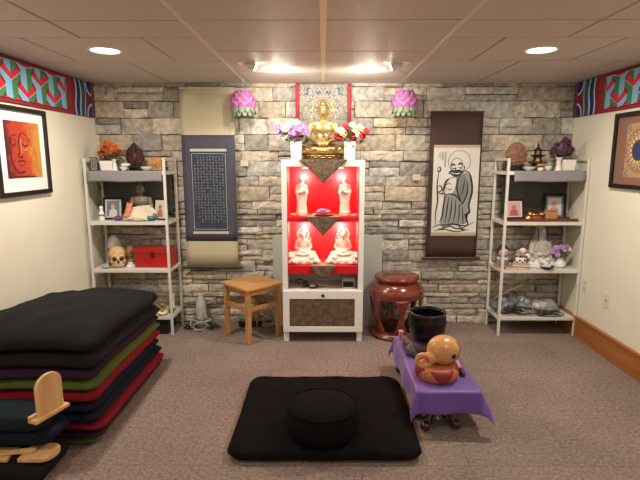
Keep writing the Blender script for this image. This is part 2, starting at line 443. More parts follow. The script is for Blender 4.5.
# ------------------------------------------------------------------ murals on the side walls
MU = [mat('mural_red', (0.30, 0.012, 0.025), 0.55), mat('mural_sky', (0.20, 0.46, 0.68), 0.55), mat('mural_green', (0.05, 0.20, 0.075), 0.55),
      mat('mural_navy', (0.012, 0.02, 0.12), 0.55), mat('mural_maroon', (0.20, 0.012, 0.02), 0.55), mat('mural_teal', (0.02, 0.09, 0.07), 0.55),
      mat('mural_magenta', (0.25, 0.02, 0.12), 0.55), mat('mural_pale', (0.40, 0.60, 0.78), 0.55), mat('mural_bright_red', (0.62, 0.02, 0.05), 0.55)]
def mural(side):
    X = XL if side < 0 else XR
    z0, z1 = 1.972, 2.278; y1 = 4.545; y0 = 1.2
    lab = ('painted mural border high on the left wall above the orange face picture' if side < 0 else
           'painted mural border high on the right wall above the mandala picture')
    t = thing('mural_border', lab, 'mural', (X, (y0 + y1) / 2, z0))
    mb = MB()
    yc = (y0 + y1) / 2
    mb.box((-side * 0.008, 0, (z1 - z0) / 2), (0.016, y1 - y0, z1 - z0))
    mb.build('board', MU[4], t, bevel=0.002)
    # u: distance from the stone wall end, v: height
    F = lambda u, v, h: Vector((-side * (0.016 + h), (y1 - yc) - u, v))
    A = Art(F); Hh = z1 - z0
    A.poly([(0.44, 0.028), (y1 - y0, 0.028), (y1 - y0, Hh - 0.03), (0.44, Hh - 0.03)], 4)
    A.poly([(0.44, 0.004), (y1 - y0, 0.004), (y1 - y0, 0.028), (0.44, 0.028)], 0)
    A.poly([(0.44, Hh - 0.03), (y1 - y0, Hh - 0.03), (y1 - y0, Hh - 0.004), (0.44, Hh - 0.004)], 4)
    def clip(pts):
        return [(min(max(p[0], 0.47), y1 - y0), min(max(p[1], 0.026), Hh - 0.028)) for p in pts]
    hw, ws, dz = 0.106, 0.064, 0.21
    L, Rr = 2, 1                                 # faces towards the stones are green, towards the room blue
    n = 0; u = 0.50
    while u < y1 - y0 + 0.1:
        for k in range(-1, 3):
            A.lay = 4 + (n % 2) * 6
            cz = 0.215 - dz * k - (0.105 if n % 2 else 0.0)
            q = lambda a, b: (u + a, cz + b)
            for sg, mi in ((-1, L), (1, Rr)):
                A.poly(clip([q(sg * hw, 0), q(0, -.063), q(0, -.10), q(sg * ws, -.08), q(sg * hw, -.037)]), mi)
                A.poly(clip([q(sg * ws, -.063), q(0, -.09), q(0, -.23), q(sg * ws, -.173)]), mi)
            A.lay = 26
            A.poly(clip([q(-hw, 0), q(0, -.063), q(0, -.02), q(-ws, .037)]), 8); A.poly(clip([q(hw, 0), q(ws, .037), q(0, -.02), q(0, -.063)]), 8)
            A.stroke(clip([q(-hw, 0), q(0, -.063), q(hw, 0)]), 0.004, 7, smooth=False)
            A.stroke(clip([q(0, -.063), q(0, -.19)]), 0.004, 7, smooth=False)
        u += 0.172; n += 1
    A.lay = 40
    A.poly([(0, 0.002), (0.47, 0.002), (0.47, Hh - 0.002), (0, Hh - 0.002)], 0, 0.0036)
    def band(u0, u1, mi, ph=0.0, amp=0.013):
        N = 10; a = []; b = []
        for i in range(N + 1):
            v = 0.002 + (Hh - 0.004) * i / N; d = amp * math.sin(2 * PI * i / N + ph)
            a.append((u0 + d, v)); b.append((u1 + d, v))
        for i in range(N): A.poly([a[i], b[i], b[i + 1], a[i + 1]], mi, 0.004)
    band(0.345, 0.40, 4, .3); band(0.325, 0.345, 7, .3); band(0.265, 0.325, 3, .3); band(0.245, 0.265, 7, .7)
    band(0.18, 0.245, 5, .7); band(0.165, 0.18, 1, .7)
    A.poly([(0.06, 0.002), (0.155, 0.002), (0.155, Hh - .002), (0.06, Hh - .002)], 4, 0.0044)
    def wedge(cy, r, mi, h):
        pts = []
        for i in range(15):
            a = PI * i / 14
            pts.append((0.06 + r * 0.9 * math.sin(a), min(max(cy - r * math.cos(a), 0.002), Hh - 0.002)))
        A.poly(pts, mi, h)
    wedge(0.02, 0.10, 7, 0.0048); wedge(0.02, 0.082, 3, 0.0052); wedge(Hh - 0.01, 0.11, 7, 0.0048); wedge(Hh - 0.01, 0.092, 3, 0.0052)
    A.poly([(0.025, 0.002), (0.06, 0.002), (0.06, Hh - .002), (0.025, Hh - .002)], 6, 0.0056)
    A.poly([(0, 0.002), (0.027, 0.002), (0.027, Hh - .002), (0, Hh - .002)], 5, 0.0056)
    A.build('painted_pattern', MU, t)
mural(-1); mural(1)

# ------------------------------------------------------------------ framed pictures on the side walls
def wall_frame(name, label, X, side, ya, yb, z0, z1, fw, matw, paper):
    t = thing(name, label, 'picture', (X, (ya + yb) / 2, z0))
    W = (yb - ya) / 2; Hh = z1 - z0; d = 0.028
    mb = MB(); s = -side
    mb.b2(0, s * d, -W, W, 0, fw); mb.b2(0, s * d, -W, W, Hh - fw, Hh)
    mb.b2(0, s * d, -W, -W + fw, fw, Hh - fw); mb.b2(0, s * d, W - fw, W, fw, Hh - fw)
    mb.build('frame', M_black, t, bevel=0.003)
    mb = MB(); mb.b2(0, s * 0.010, -W + fw, W - fw, fw, Hh - fw); mb.build('mat_board', paper, t)
    return t, W, Hh
ta, W, Hh = wall_frame('framed_picture', 'black framed painting of a closed-eyed golden face on red and orange, on the left wall', XL, -1, 3.120, 3.720, 1.342, 1.952, 0.032, 0.07, mat('white_mat', (0.85, 0.83, 0.8), 0.8))
# face painting; u to the right as seen, v up, both 0..1
def painting_mat():
    m = bpy.data.materials.new('orange_wash'); m.use_nodes = True; nt = m.node_tree; b = nt.nodes['Principled BSDF']
    tc = nt.nodes.new('ShaderNodeTexCoord'); sp = nt.nodes.new('ShaderNodeSeparateXYZ'); nt.links.new(tc.outputs['Generated'], sp.inputs[0])
    n = nt.nodes.new('ShaderNodeTexNoise'); n.inputs['Scale'].default_value = 16; n.inputs['Detail'].default_value = 8
    nt.links.new(tc.outputs['Object'], n.inputs['Vector'])
    ad = nt.nodes.new('ShaderNodeMath'); ad.operation = 'MULTIPLY_ADD'; ad.inputs[1].default_value = 0.7
    nt.links.new(n.outputs['Fac'], ad.inputs[0]); nt.links.new(sp.outputs['Y'], ad.inputs[2])
    cr = nt.nodes.new('ShaderNodeValToRGB'); e = cr.color_ramp.elements
    e[0].position = 0.30; e[0].color = (0.07, 0.01, 0.008, 1); e[1].position = 1.3 / 1.4; e[1].color = (0.55, 0.27, 0.05, 1)
    a = e.new(0.42); a.color = (0.36, 0.03, 0.018, 1); a = e.new(0.72); a.color = (0.46, 0.065, 0.022, 1)
    sb = nt.nodes.new('ShaderNodeMath'); sb.operation = 'MULTIPLY'; sb.inputs[1].default_value = 0.75
    nt.links.new(ad.outputs[0], sb.inputs[0]); nt.links.new(sb.outputs[0], cr.inputs[0]); nt.links.new(cr.outputs[0], b.inputs['Base Color'])
    b.inputs['Roughness'].default_value = 0.5
    return m
aw, ah = 0.40, 0.39
F = lambda u, v, h: Vector((0.010 + h, -aw / 2 + 0.01 + u * aw, (Hh - ah) / 2 + 0.012 + v * ah))
A = Art(F); A.poly([(0, 0), (1, 0), (1, 1), (0, 1)], 0, 0.0005); A.build('painted_sheet', [painting_mat()], ta)
A = Art(F); dk = 0
A.stroke([(.42, .78), (.36, .62), (.38, .47), (.33, .40), (.40, .36), (.46, .40)], 0.035, 0)
A.stroke([(.42, .78), (.52, .80), (.62, .74), (.68, .64)], 0.022, 0)
A.stroke([(.34, .74), (.22, .76), (.14, .68)], 0.022, 0)
A.stroke([(.45, .62), (.54, .57), (.64, .60)], 0.03, 0); A.stroke([(.45, .64), (.54, .70), (.64, .62)], 0.012, 0)
A.stroke([(.30, .62), (.22, .57), (.14, .61)], 0.03, 0); A.stroke([(.30, .64), (.22, .69), (.14, .62)], 0.012, 0)
A.stroke([(.30, .29), (.37, .31), (.41, .30), (.46, .31), (.52, .28)], 0.03, 0); A.stroke([(.32, .26), (.40, .22), (.50, .26)], 0.02, 0)
A.stroke([(.10, .45), (.18, .22), (.32, .10), (.48, .12)], 0.04, 0)
A.stroke([(.04, 1.0), (.05, .6), (.03, .3), (.06, 0)], 0.05, 0)
A.stroke([(.0, .02), (.4, .03), (.8, .015)], 0.03, 0)
A.stroke([(.44, .70), (.43, .55), (.45, .45)], 0.012, 1); A.stroke([(.47, .52), (.55, .50), (.62, .54)], 0.01, 1)
A.build('painted_face', [mat('paint_dark_maroon', (0.09, 0.012, 0.012), 0.6), mat('paint_yellow', (0.85, 0.5, 0.12), 0.6)], ta)

tm, W, Hh = wall_frame('framed_picture', 'black framed circular mandala with a golden symbol, on the right wall', XR, 1, 3.245, 3.878, 1.375, 1.945, 0.032, 0.05, mat('brown_mat', (0.24, 0.12, 0.085), 0.8))
MM = [mat('mandala_tan', (0.42, 0.27, 0.15), 0.6), mat('mandala_navy', (0.03, 0.04, 0.12), 0.6), mat('mandala_cream', (0.52, 0.42, 0.31), 0.6),
      mat('mandala_brown', (0.30, 0.13, 0.05), 0.6), mat('mandala_orange', (0.50, 0.20, 0.04), 0.6), mat('mandala_gold', (0.9, 0.55, 0.12), 0.6)]
aw, ah = 0.33, 0.40
F = lambda u, v, h: Vector((-(0.010 + h), aw / 2 - u * aw, Hh / 2 + (v - 0.5) * aw))
A = Art(F)
A.poly([(0, -.1), (1, -.1), (1, 1.1), (0, 1.1)], 0, 0.0004)
for cu in (0.06, .94):
    for cv in (0.0, 1.0):
        A.disc((cu, cv), 0.09, 1); A.disc((cu, cv), 0.055, 2); A.disc((cu, cv), 0.03, 1)
        for k in range(6): A.disc((cu + .07 * math.cos(k), cv + .07 * math.sin(k)), 0.018, 2, n=8)
A.disc((.5, .5), .49, 3)
for k in range(28):
    a = 2 * PI * k / 28; A.disc((.5 + .45 * math.cos(a), .5 + .45 * math.sin(a)), .035, 4, n=10)
A.disc((.5, .5), .42, 2)
for k in range(20):
    a = 2 * PI * k / 20; A.disc((.5 + .37 * math.cos(a), .5 + .37 * math.sin(a)), .045, 1, n=10); A.disc((.5 + .37 * math.cos(a), .5 + .37 * math.sin(a)), .025, 2, n=8)
A.disc((.5, .5), .31, 3)
for k in range(16):
    a = 2 * PI * k / 16; A.disc((.5 + .27 * math.cos(a), .5 + .27 * math.sin(a)), .035, 5, n=8)
A.disc((.5, .5), .22, 1)
A.build('mandala', MM, tm)
A = Art(lambda u, v, h: F(u, v, h + 0.004))
A.stroke([(.42, .58), (.46, .61), (.50, .58), (.46, .52), (.51, .47), (.47, .41), (.40, .44)], 0.03, 0)
A.stroke([(.49, .51), (.55, .54), (.60, .50), (.58, .44), (.54, .46)], 0.025, 0)
A.stroke([(.52, .62), (.57, .59), (.62, .63)], 0.018, 0); A.disc((.57, .65), .014, 0, n=10)
A.build('golden_symbol', [MM[5]], tm)

# ------------------------------------------------------------------ ceiling lamps
M_glow = mat('lamp_diffuser', (1, 0.95, 0.85), 0.5, emit=(1.0, 0.90, 0.74), estr=14)
M_trim = mat('lamp_trim', (0.85, 0.82, 0.76), 0.35)
for i, (x, y) in enumerate(DOWNLIGHTS):
    lab = ['round recessed downlight in the ceiling on the left, towards the orange face picture', 'round recessed downlight in the ceiling on the right, towards the mandala picture',
           'recessed downlight over the left of the carpet', 'recessed downlight over the right of the carpet', 'recessed downlight at the left rear of the room', 'recessed downlight at the right rear of the room'][i]
    t = thing('ceiling_downlight', lab, 'ceiling light', (x, y, H - 0.007), 0, 'recessed ceiling downlights')
    mb = MB(); mb.lathe([(0.085, 0.0), (0.11, 0.0), (0.106, -0.006), (0.09, -0.009), (0.085, -0.003)], 40); mb.build('trim_ring', M_trim, t, smooth='auto')
    mb = MB(); mb.lathe([(0.001, -0.003), (0.084, -0.002), (0.084, 0.004), (0.001, 0.005)], 32); mb.build('diffuser', M_glow, t)
for s in (-1, 1):
    lab = 'swivelling spotlight in the ceiling left of the altar' if s < 0 else 'swivelling spotlight in the ceiling right of the altar'
    t = thing('ceiling_spotlight', lab, 'ceiling light', (s * 0.54, 3.61, H - 0.007), 0, 'altar spotlights')
    mb = MB(); mb.lathe([(0.055, 0.0), (0.085, 0.0), (0.08, -0.008), (0.06, -0.009), (0.055, -0.004)], 40); mb.lathe([(0.001, -0.001), (0.056, -0.001), (0.056, 0.001), (0.001, 0.001)], 24); mb.build('trim_ring', M_trim, t, smooth='auto')
    mb = MB(); d = Vector((-s * 0.8, 0.25, -0.28)).normalized()
    a = Vector((0, 0, -0.012)); b = a + d * 0.055
    M4 = Matrix.Translation(a) @ d.to_track_quat('Z', 'Y').to_matrix().to_4x4()
    mb.lathe([(0.02, -0.01), (0.028, 0.0), (0.032, 0.03), (0.034, 0.05), (0.03, 0.052), (0.028, 0.047)], 24, M4)
    hd = mb.build('lamp_head', M_trim, t, smooth='auto')
    mb = MB(); mb.lathe([(0.001, 0.040), (0.029, 0.044), (0.029, 0.052), (0.020, 0.064), (0.001, 0.068)], 24, M4); mb.build('bulb', mat('bulb', (1, 1, .9), .5, emit=(1, .93, .8), estr=40), hd)
    mb = MB(); mb.box((s * 0.022, 0, -0.02), (0.005, 0.012, 0.04)); mb.build('bracket', M_trim, t, bevel=0.001)

# ------------------------------------------------------------------ hanging scrolls
M_beige = mat('beige_silk', (0.60, 0.54, 0.37), 0.75, bump=0.15, bscale=200, var=0.04, vscale=60)
M_navysilk = mat('slate_blue_silk', (0.075, 0.075, 0.105), 0.8, bump=0.15, bscale=200, var=0.06, vscale=80)
M_indigo = mat('indigo_paper', (0.035, 0.05, 0.085), 0.8, var=0.15, vscale=10)
M_cream = mat('cream_line', (0.60, 0.56, 0.44), 0.7)
t = thing('hanging_scroll', 'tall beige and slate blue hanging scroll with columns of pale writing', 'scroll', (-1.058, 4.505, 0.55))
FS = lambda u, v, h: Vector((u, -h, v))
def cloth_strip(x0, x1, z0, z1, name, m, y=0.0, th=0.003, wav=0.004):
    mb = MB(); nx, nzv = 10, 12
    mb.grid(lambda a, b: Vector((x0 + (x1 - x0) * a, y + wav * math.sin(b * 5 + a * 2) * b * (1 - b), z0 + (z1 - z0) * b)), nx, nzv)
    return mb.build(name, m, t, smooth=True, solid=th)
cloth_strip(-0.247, 0.246, 0.026, 1.682, 'silk_backing', M_beige, 0.004, wav=0.0)
cloth_strip(-0.247, 0.246, 0.279, 1.267, 'blue_field', M_navysilk, 0.0, wav=0.0)
A = Art(lambda u, v, h: Vector((u, -0.0015 - h, v)))
x0, x1, z0, z1 = -0.172, 0.165, 0.372, 1.118
A.poly([(x0, z0), (x1, z0), (x1, z1), (x0, z1)], 0)
A.poly([(x0, z1), (x1, z1), (x1, z1 + .024), (x0, z1 + .024)], 1); A.poly([(x0, z0 - .024), (x1, z0 - .024), (x1, z0), (x0, z0)], 1)
for a, b in (((x0 + .012, z0 + .02), (x0 + .012, z1 - .02)), ((x1 - .012, z0 + .02), (x1 - .012, z1 - .02)), ((x0 + .012, z1 - .02), (x1 - .012, z1 - .02)), ((x0 + .012, z0 + .02), (x1 - .012, z0 + .02))):
    A.stroke([a, b], 0.004, 1, smooth=False)
A.build('indigo_panel', [M_indigo, M_cream], t)
A = Art(lambda u, v, h: Vector((u, -0.004 - h * .3, v)))
random.seed(5)
for c in range(10):
    cx = x1 - 0.04 - c * 0.0285
    n = [24, 24, 24, 24, 24, 24, 24, 24, 22, 14][c]; top = z1 - 0.05 - (0.08 if c == 9 else 0)
    for r in range(n):
        cz = top - r * 0.0262
        if random.random() < 0.05: continue
        for k in range(3):
            dx, dz = random.uniform(-.005, .005), random.uniform(-.006, .006)
            if random.random() < .5: A.stroke([(cx + dx - .005, cz + dz), (cx + dx + .005, cz + dz)], 0.0024, 0, smooth=False)
            else: A.stroke([(cx + dx, cz + dz - .006), (cx + dx + .002, cz + dz + .006)], 0.0024, 0, smooth=False)
A.build('brush_writing', [mat('writing_ink', (0.42, 0.42, 0.36), 0.6)], t); random.seed(7)
mb = MB(); mb.tube([(-0.285, 0.0, 0.022), (0.285, 0.0, 0.022)], 0.014, 16); mb.build('roller', wood('dark_roller', (0.03, 0.02, 0.015), (0.06, 0.035, 0.02), 4, 'X'), t, smooth='auto')
mb = MB(); mb.b2(-0.25, 0.25, -0.006, 0.006, 1.676, 1.69); mb.build('top_rod', M_beige, t, bevel=0.002)
mb = MB(); mb.tube([(-0.12, 0.01, 1.69), (0, 0.012, 1.715), (0.12, 0.01, 1.69)], 0.0018, 6); mb.build('hanging_cord', mat('scroll_cord', (0.3, 0.25, 0.18), .8), t)

M_brownsilk = mat('dark_brown_silk', (0.060, 0.030, 0.022), 0.75, bump=0.15, bscale=200, var=0.06, vscale=80)
t = thing('hanging_scroll', 'dark brown hanging scroll with an ink drawing of a robed bearded monk holding a staff', 'scroll', (1.222, 4.505, 0.62))
cloth_strip(-0.240, 0.240, 0.047, 1.40, 'silk_backing', M_brownsilk, 0.003, wav=0.0)
mb = MB(); mb.tube([(-0.275, 0, 0.045), (0.275, 0, 0.045)], 0.015, 16); mb.build('roller', wood('dark_roller', (0.03, 0.02, 0.015), (0.06, 0.035, 0.02)), t, smooth='auto')
mb = MB(); mb.b2(-0.245, 0.245, -0.006, 0.008, 1.394, 1.41); mb.build('top_rod', M_brownsilk, t, bevel=0.002)
mb = MB(); mb.tube([(-0.12, 0.01, 1.41), (0, 0.012, 1.45), (0.12, 0.01, 1.41)], 0.0018, 6); mb.build('hanging_cord', MATS['scroll_cord'], t)
PW, PH = 0.425, 0.845; PX, PZ = -0.200, 0.262
def mon(h0): return lambda x, y, h: Vector((PX + (x - 50) / 165 * PW, -h0 - h, PZ + (392 - y) / 334 * PH))
A = Art(mon(0.0)); A.poly([(50, 392), (215, 392), (215, 58), (50, 58)], 0)
A.poly([(50, 392), (215, 392), (215, 380), (50, 380)], 1); A.poly([(50, 68), (215, 68), (215, 58), (50, 58)], 1)
A.build('paper', [mat('drawing_paper', (0.68, 0.67, 0.63), 0.8), mat('paper_gold_edge', (0.48, 0.38, 0.24), .8)], t)
A = Art(mon(0.0008))
A.ring((143, 118), 40, 1.6, 2)
A.poly([(92, 232), (98, 190), (112, 178), (128, 170), (150, 160), (172, 158), (186, 175), (192, 215), (186, 262), (186, 300), (172, 312), (178, 345), (150, 352), (120, 348), (100, 352), (84, 340), (90, 300), (96, 260)], 1)
A.poly([(96, 232), (98, 200), (112, 180), (134, 176), (134, 200), (124, 232), (110, 240)], 0)
A.disc((134, 135), 21, 0, 29)
A.poly([(134, 176), (150, 165), (165, 168), (176, 190), (172, 240), (158, 262), (140, 240)], 3)
A.ring((134, 132), 21, 2.2, 2, ry=27)
th = lambda w_: (lambda q: w_ * (0.45 + math.sin(PI * q)))
for p, w_ in [([(112, 136), (120, 128), (130, 132)], 5), ([(138, 130), (147, 124), (156, 130)], 5), ([(118, 141), (124, 143), (130, 141)], 3), ([(140, 139), (147, 141), (152, 138)], 3),
              ([(132, 138), (130, 148), (136, 150)], 2.5), ([(106, 162), (116, 152), (130, 155), (142, 152), (154, 156), (160, 150)], 8), ([(112, 158), (122, 166), (138, 168), (152, 160)], 6),
              ([(158, 130), (163, 140), (158, 150)], 2.5),
              ([(110, 178), (98, 190), (92, 210), (86, 236)], 5), ([(160, 150), (180, 160), (190, 190), (193, 230), (184, 275), (188, 305), (170, 312)], 5),
              ([(150, 165), (140, 185), (138, 215), (146, 245), (160, 268)], 4), ([(176, 190), (176, 230), (164, 265), (150, 280)], 4), ([(165, 180), (160, 220), (150, 250)], 2.5),
              ([(100, 238), (120, 236), (140, 246), (156, 270)], 4), ([(98, 240), (92, 280), (88, 320), (80, 342)], 4), ([(110, 245), (106, 290), (100, 345)], 3), ([(122, 250), (120, 300), (112, 350)], 3),
              ([(135, 255), (136, 300), (128, 348)], 3), ([(148, 270), (150, 310), (146, 350)], 3), ([(160, 280), (164, 320), (166, 350)], 3), ([(170, 312), (180, 335), (186, 352)], 4),
              ([(80, 342), (100, 352), (130, 348), (160, 354), (186, 350)], 4), ([(68, 210), (76, 206), (84, 214), (80, 226), (70, 226)], 3), ([(68, 228), (84, 236), (96, 232)], 3),
              ([(72, 150), (66, 200), (70, 260), (64, 310), (66, 356)], 3.2), ([(66, 140), (74, 138), (76, 150), (68, 154), (66, 142)], 3),
              ([(54, 362), (80, 350), (100, 360), (120, 356), (150, 366), (185, 352), (205, 340)], 3), ([(60, 372), (100, 368), (140, 376), (190, 368)], 2.5), ([(104, 356), (90, 366), (76, 368)], 4), ([(150, 356), (164, 368), (180, 370)], 4),
              ([(95, 205), (106, 198), (118, 200)], 2.2), ([(100, 215), (112, 220), (122, 214)], 2)]:
    A.stroke(p, th(w_), 2)
for cx, ys_ in ((92, range(86, 142, 7)), (82, range(88, 110, 7)), (72, range(88, 104, 7))):
    for yy in ys_:
        mi = 4 if cx == 72 else 2
        A.stroke([(cx - 3, yy), (cx + 3, yy - 1)], 1.5, mi, smooth=False); A.stroke([(cx, yy - 3), (cx - 1, yy + 3)], 1.5, mi, smooth=False)
A.build('ink_monk', [MATS['drawing_paper'], mat('ink_grey_wash', (0.28, 0.28, 0.28), .8), mat('ink_black', (0.02, 0.02, 0.022), .7), mat('ink_mid_wash', (0.20, 0.20, 0.20), .8), mat('seal_red', (0.45, 0.15, 0.1), .8)], t)

# tapestry behind the golden statue
t = thing('wall_tapestry', 'patterned white and blue tapestry with red side borders behind the golden statue', 'tapestry', (0.003, 4.52, 1.56))
def tapestry_mat():
    m = bpy.data.materials.new('tapestry_weave'); m.use_nodes = True; nt = m.node_tree; b = nt.nodes['Principled BSDF']
    tc = nt.nodes.new('ShaderNodeTexCoord')
    sp = nt.nodes.new('ShaderNodeSeparateXYZ'); nt.links.new(tc.outputs['Object'], sp.inputs[0])
    ab = nt.nodes.new('ShaderNodeMath'); ab.operation = 'ABSOLUTE'; nt.links.new(sp.outputs['X'], ab.inputs[0])
    cb = nt.nodes.new('ShaderNodeCombineXYZ'); nt.links.new(ab.outputs[0], cb.inputs[0]); nt.links.new(sp.outputs['Z'], cb.inputs[2])
    n = nt.nodes.new('ShaderNodeTexNoise'); n.inputs['Scale'].default_value = 15; n.inputs['Detail'].default_value = 1.5; n.inputs['Distortion'].default_value = 2.2
    nt.links.new(cb.outputs[0], n.inputs['Vector'])
    cr = nt.nodes.new('ShaderNodeValToRGB'); cr.color_ramp.interpolation = 'CONSTANT'; e = cr.color_ramp.elements
    e[0].position = 0; e[0].color = (0.04, 0.11, 0.20, 1); e[1].position = 0.36; e[1].color = (0.38, 0.35, 0.28, 1)
    for p_, c_ in ((0.46, (0.10, 0.10, 0.09, 1)), (0.50, (0.42, 0.39, 0.32, 1)), (0.58, (0.10, 0.19, 0.28, 1)), (0.63, (0.36, 0.32, 0.26, 1)), (0.70, (0.26, 0.07, 0.05, 1))):
        a = e.new(p_); a.color = c_
    nt.links.new(n.outputs['Fac'], cr.inputs[0]); nt.links.new(cr.outputs[0], b.inputs['Base Color'])
    b.inputs['Roughness'].default_value = 0.9
    return m
mb = MB(); mb.grid(lambda a, b: Vector((-0.255 + 0.51 * a, 0.004 * math.sin(a * 14), 0.0 + 0.715 * b)), 30, 20); mb.build('red_border', mat('tapestry_red', (0.34, 0.035, 0.05), .85, bump=.2, bscale=200), t, smooth=True, solid=0.003)
mb = MB(); mb.grid(lambda a, b: Vector((-0.218 + 0.436 * a, -0.004 + 0.004 * math.sin((0.07 + .86 * a) * 14), 0.01 + 0.70 * b)), 30, 20); mb.build('woven_field', tapestry_mat(), t, smooth=True, solid=0.002)

# ------------------------------------------------------------------ lotus lanterns
M_pink = mat('lantern_pink', (0.48, 0.12, 0.40), 0.55, var=0.18, vscale=18, sss=0.3)
M_pinkedge = mat('lantern_pale_pink', (0.66, 0.30, 0.56), 0.55)
M_sepal = mat('lantern_green', (0.22, 0.30, 0.19), 0.6, var=.2, vscale=25)
def lantern(label, x):
    t = thing('lotus_lantern', label, 'lantern', (x, 4.36, 1.952), 0, 'lotus paper lanterns')
    mb = MB()
    prof = lambda q: 0.103 * math.sin(PI * (0.22 + 0.66 * q)) ** 0.65
    mb.lathe([(max(0.02, prof(q / 12) * 0.93), 0.02 + 0.215 * q / 12) for q in range(13)], 28); mb.build('paper_body', M_pink, t, smooth=True)
    def petals(rows, m, nm, up, zf, wid, hgt, out):
        mb = MB()
        for (q, n, ph) in rows:
            for k in range(n):
                a = 2 * PI * (k + ph) / n
                zc = 0.02 + 0.215 * q
                def fn(u, v):
                    ww = wid * math.sin(PI * min(0.999, 0.25 + 0.75 * v)) ** 0.8 if v > 0 else wid * .7
                    z = zc + up * hgt * v
                    qq = min(1, max(0, (z - 0.02) / 0.215)); r = prof(qq) + 0.004 + out * v * v
                    aa = a + (u - .5) * 2 * ww / 0.11
                    return Vector((r * math.cos(aa), r * math.sin(aa), z))
                mb.grid(fn, 4, 5)
        return mb.build(nm, m, t, smooth=True, solid=0.0015)
    rows = [(0.74, 9, 0), (0.58, 10, .5), (0.42, 10, 0), (0.27, 10, .5)]
    petals(rows, M_pinkedge, 'petal_rims', 1, 0, 0.040, 0.066, 0.012)
    petals(rows, M_pink, 'petals', 1, 0, 0.031, 0.056, 0.016)
    petals([(0.34, 12, 0), (0.20, 12, .5)], M_sepal, 'sepals', -1, 0, 0.028, 0.055, 0.030)
    mb = MB(); mb.tube([(0, 0, 0.23), (0.002, 0, 0.29), (0, 0, 0.333)], 0.0015, 6); mb.build('cord', mat('white_cord', (.7, .68, .62), .7), t)
    mb = MB(); mb.lathe([(0.02, 0.0), (0.045, 0.012), (0.05, 0.025), (0.02, 0.03)], 20); mb.build('base_cap', M_sepal, t, smooth='auto')
lantern('pink paper lotus lantern hanging beside the slate blue scroll', -0.703)
lantern('pink paper lotus lantern hanging between the red flowers and the monk scroll', 0.718)

# wall plates
def plate(nm, label, loc, rz, kind, cat):
    t = thing(nm, label, cat, loc, rz, None)
    mb = MB(); mb.b2(-0.036, 0.036, -0.006, 0, -0.058, 0.058); mb.build('cover_plate', mat('plate_ivory', (.72, .68, .58), .4), t, bevel=0.002)
    if kind == 'socket':
        for dz in (-0.022, 0.022):
            mb = MB(); mb.b2(-0.016, 0.016, -0.009, -0.005, dz - .014, dz + .014); s_ = mb.build('socket', MATS['plate_ivory'], t, bevel=0.002)
            mb = MB(); mb.b2(-.008, -.005, -.0095, -.0088, dz - .006, dz + .006); mb.b2(.005, .008, -.0095, -.0088, dz - .006, dz + .006); mb.build('slots', M_black, s_)
    elif kind == 'jack':
        mb = MB(); mb.b2(-.009, .009, -0.008, -0.005, -.009, .009); mb.build('jack', mat('brass_jack', (.35, .25, .1), .4, .6), t)
    return t
plate('wall_outlet', 'ivory outlet plate low on the right wall, nearer the camera', (XR, 3.79, 0.462), -PI / 2, 'jack', 'outlet')
plate('wall_outlet', 'ivory outlet plate low on the right wall, close behind the right shelf', (XR, 4.12, 0.50), -PI / 2, 'socket', 'outlet')
for x, z, lab in ((-0.735, 1.56, 'small pale card on the stone wall right of the blue scroll'), (0.875, 1.43, 'small pale card on the stone wall left of the monk scroll')):
    mb = MB(); mb.b2(x - .036, x + .036, 4.533, 4.54, z - .028, z + .028); o = mb.build('wall_card', mat('card_cream', (.62, .57, .47), .6), bevel=.002); tag(o, lab, 'card')

# ------------------------------------------------------------------ ladder shelves
def ladder_shelf(label, x0, x1, yf, yb, levels):
    xc = (x0 + x1) / 2; yc = (yf + yb) / 2
    t = thing('shelf_unit', label, 'shelf', (xc, yc, 0))
    hx = (x1 - x0) / 2; hy = (yb - yf) / 2; ph = 1.605
    for sx in (-1, 1):
        for sy in (-1, 1):
            mb = MB(); mb.bar((sx * (hx - .011), sy * (hy - .011), 0), (sx * (hx - .011), sy * (hy - .011) , ph), 0.022, 0.022); mb.build('post', M_shelfw, t, bevel=.002)
        mb = MB(); mb.b2(sx * (hx - .022), sx * hx, -hy + .02, hy - .02, ph - .022, ph); mb.build('top_rail', M_shelfw, t, bevel=.002)
    for z in levels:
        mb = MB(); mb.b2(-hx + .004, hx - .004, -hy + .024, hy - .024, z - .014, z)
        mb.b2(-hx + .02, hx - .02, -hy, -hy + .024, z - .030, z - .0005); mb.b2(-hx + .02, hx - .02, hy - .024, hy, z - .030, z - .0005)
        mb.b2(-hx + .002, -hx + .02, -hy + .022, hy - .022, z - .03, z - .001); mb.b2(hx - .02, hx - .002, -hy + .022, hy - .022, z - .03, z - .001)
        mb.build('shelf_board', M_shelfw, t, bevel=.002)
    for za, zb, sgn in ((levels[1] + .03, levels[0] - .04, -1), (levels[3] + .05, levels[2] - .04, 1)):
        mb = MB(); mb.bar((-sgn * (hx - .02), hy + .003, za), (sgn * (hx - .02), hy + .003, zb), 0.014, 0.004); mb.build('brace', M_shelfw, t)
    return t
LV = [1.492, 1.052, 0.620, 0.180]
ladder_shelf('white metal ladder shelf in the left corner holding the skull and red box', -2.085, -1.372, 4.20, 4.535, LV)
ladder_shelf('white metal ladder shelf in the right corner holding the silver statue and tangled cables', 1.594, 2.304, 4.20, 4.535, LV)
M_greycloth = mat('grey_felt', (0.27, 0.26, 0.28), 0.9, bump=.3, bscale=150)
M_darkcloth = mat('dark_grey_felt', (0.075, 0.072, 0.072), 0.95, bump=.2, bscale=120)
